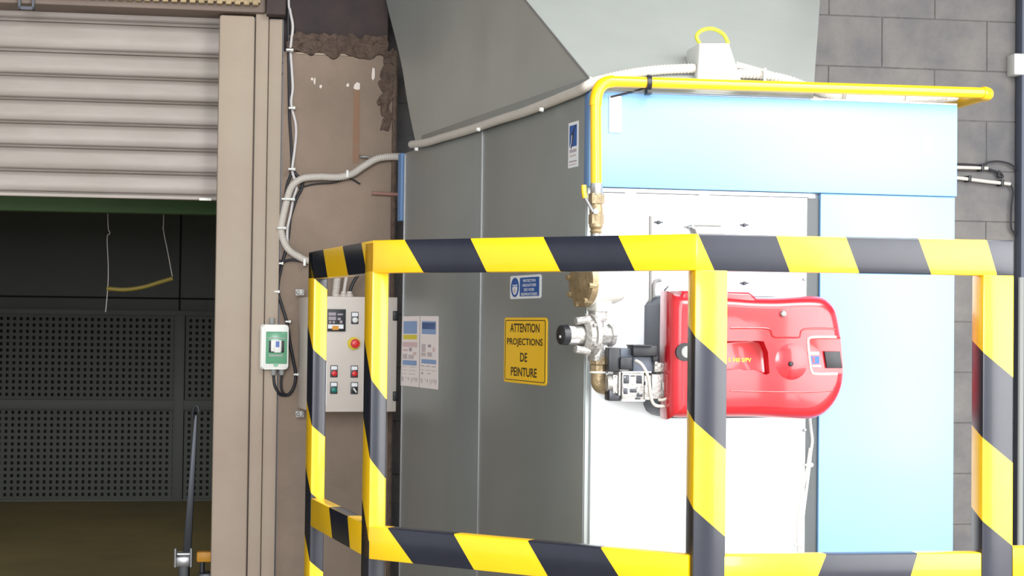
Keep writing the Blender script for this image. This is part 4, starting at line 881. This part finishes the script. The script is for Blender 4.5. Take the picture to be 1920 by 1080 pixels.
b = BM(); p, q = BP(1897, 141, .36), BP(1932, 103, .36); box(b, p.x, q.x, .33, .42, p.z, q.z, .005)
tag(obj('wall_box', b, 'white_plastic', WALL), 'small white box high on the block wall at the right edge', 'box')
b = BM(); p = BP(1914, 600, .34); box(b, p.x, p.x + .14, .34, .415, 0, CEIL, .006); tag(obj('steel_column', b, 'column_paint', WALL), 'dark steel column against the block wall at the right edge', 'column')
T('wall_pipe', [(BP(1913, 900, .3).x, .30, 0), (BP(1913, 900, .3).x, .30, BP(1912, 520, .3).z)], .014, 'pale_grey', 'slim grey pipe standing beside the dark steel column', 'pipe', WALL, smooth=0)

# ================================================================== STRIPED BARRIER
bar = thing('safety_barrier', 'black and yellow striped steel guard rail standing around the oven', 'safety barrier', FC, (0, 0, 0))
def stripe(b, planes, first, n=2):
    for co, no in planes:
        bmesh.ops.bisect_plane(b, geom=b.verts[:] + b.edges[:] + b.faces[:], plane_co=co, plane_no=no, dist=1e-6)
    for f in b.faces:
        c = f.calc_center_median(); k = sum(1 for co, no in planes if (c - co).dot(no) > 0); f.material_index = (first + k) % 2
ZRT = P3.z * 0 + FC.p(1303, 438).z; ZRB = FC.p(1303, 507).z; ZLT = FC.p(1303, 1042).z; ZLB = ZLT - (ZRT - ZRB)
PM = ['yellow_paint', 'black_paint']
def rail(name, fr, x0, x1, z0, z1, th, bounds, first):
    b = BM(); box(b, x0, x1, 0, th, z0, z1, .004, 2); pl = []
    for (ax, ay, bx_, by) in bounds:
        p, q = fr.p(ax, ay), fr.p(bx_, by); d = q - p; no = Vector((0, 1, 0)).cross(d).normalized()
        if no.x < 0: no = -no
        pl.append((p, no))
    stripe(b, pl, first); return obj(name, b, PM, fr, bar, smooth=30)
def post(name, fr, x0, x1, dep, z0, z1, zpix, ex, a, bb_, first, y0=0):
    b = BM(); box(b, x0, x1, y0, dep, z0, z1, .004, 2); pl = []
    for py in zpix:
        z = fr.p(ex, py).z; pl.append((Vector((0, 0, z)), Vector((-a, bb_, -1)).normalized()))
    pl2 = sorted(pl, key=lambda t: -t[0].z); stripe(b, pl2, first); return obj(name, b, PM, fr, bar, smooth=30)
L4 = FC.I @ Vector((P4.x, P4.y, 0))
wC = .079
rail('top_rail', FC, 0, L4.x, ZRB, ZRT, .04, [(1308.4, 437.6, 1338.5, 504.7), (1455, 441, 1480, 507), (1586, 444, 1610.6, 510), (1722, 446.7, 1746, 513), (1850, 449, 1870, 517)], 0)
rail('middle_rail', FC, wC - .004, L4.x - wC + .0, ZLB, ZLT, .04, [(1548, 1043.8, 1534, 1079), (1718.7, 1044, 1708, 1079)], 0)
LB = FB.I @ Vector((P3.x, P3.y, 0)); LA = FA.I @ Vector((P2.x, P2.y, 0))
rail('top_rail', FB, 0, LB.x, ZRB, ZRT, .04, [(758, 449, 792.8, 509), (882, 447, 911.7, 508.6), (1018, 443, 1050, 507.8), (1159.6, 443, 1189, 505)], 0)
rail('middle_rail', FB, 0.0, LB.x - .012, ZLB, ZLT, .04, [(727, 991, 773, 1054.7), (850, 1000.5, 889.7, 1069.8), (988, 1012, 1027, 1080), (1125, 1025, 1163, 1085)], 0)
rail('top_rail', FA, -.078, LA.x, ZRB, ZRT, .04, [(606, 468, 614, 519), (642, 461, 652.5, 515), (677.5, 456, 687.5, 512)], 1)
rail('middle_rail', FA, .002, LA.x - .004, ZLB, ZLT, .04, [(617, 953.6, 623, 1010), (651.5, 968, 656, 1027)], 0)
def ext(lst, n=4):                # continue the stripes beyond the frame towards the floor
    s = (lst[-1] - lst[0]) / (len(lst) - 1); return lst + [lst[-1] + s * (k + 1) for k in range(n)]
post('post', FP1, 0, .043, .08, 0, ZRT - .003, ext([521, 654.7, 797.8, 924, 1052], 2), 584, .85, .95, 1)
post('post', FP2, 0, .045, .08, 0, ZRT - .003, ext([711, 859.7, 1015], 4), 695.5, 1.25, 1.37, 0)
post('post', FC, 0, wC, .067, 0, ZRB + .002, ext([630, 790, 953.5], 4), 1302.5, .85, .41, 0)
b4 = [660, 820.7, 976.5]
def post4():
    b = BM(); x0 = L4.x - wC; box(b, x0, L4.x, 0, .064, 0, ZRB + .002, .004, 2); pl = []
    for py in ext(b4, 5):
        q = FC.p(1841, py); pl.append((Vector((x0, 0, q.z)), Vector((-.78, .45, -1)).normalized()))
    stripe(b, pl, 0); obj('post', b, PM, FC, bar, smooth=30)
post4()
rail('middle_rail', FC, L4.x, L4.x + 1.2, ZLB + .012, ZLT + .012, .04, [(1990, 1030, 1980, 1100), (2130, 1030, 2120, 1100)], 0)
b = BM(); box(b, L4.x + 1.12, L4.x + 1.2, 0, .064, 0, ZLT + .012, .004); stripe(b, [(Vector((0, 0, ZLT - .1 - k * .2)), Vector((-.8, .4, -1)).normalized()) for k in range(5)], 0)
obj('post', b, PM, FC, bar)

# repeats that belong together
GROUPS = {'cable_tie': 'white cable ties on the wall cables and conduits', 'corrugated_conduit': 'ribbed conduits on top of the oven', 'black_cable': 'black cables on the pier', 'notice_sheet': 'printed notices on the oven side', 'clipped_conduit': 'clipped conduits on the block wall', 'wall_wire': 'black wires on the block wall', 'hanging_wire': 'wires hanging in the booth', 'steel_conduit': 'rods and tubes on the oven front', 'cabinet_cable': 'cables entering the control cabinet'}
for o in bpy.data.objects:
    g = GROUPS.get(o.name.split('.')[0])
    if g and not o.parent: o['group'] = g
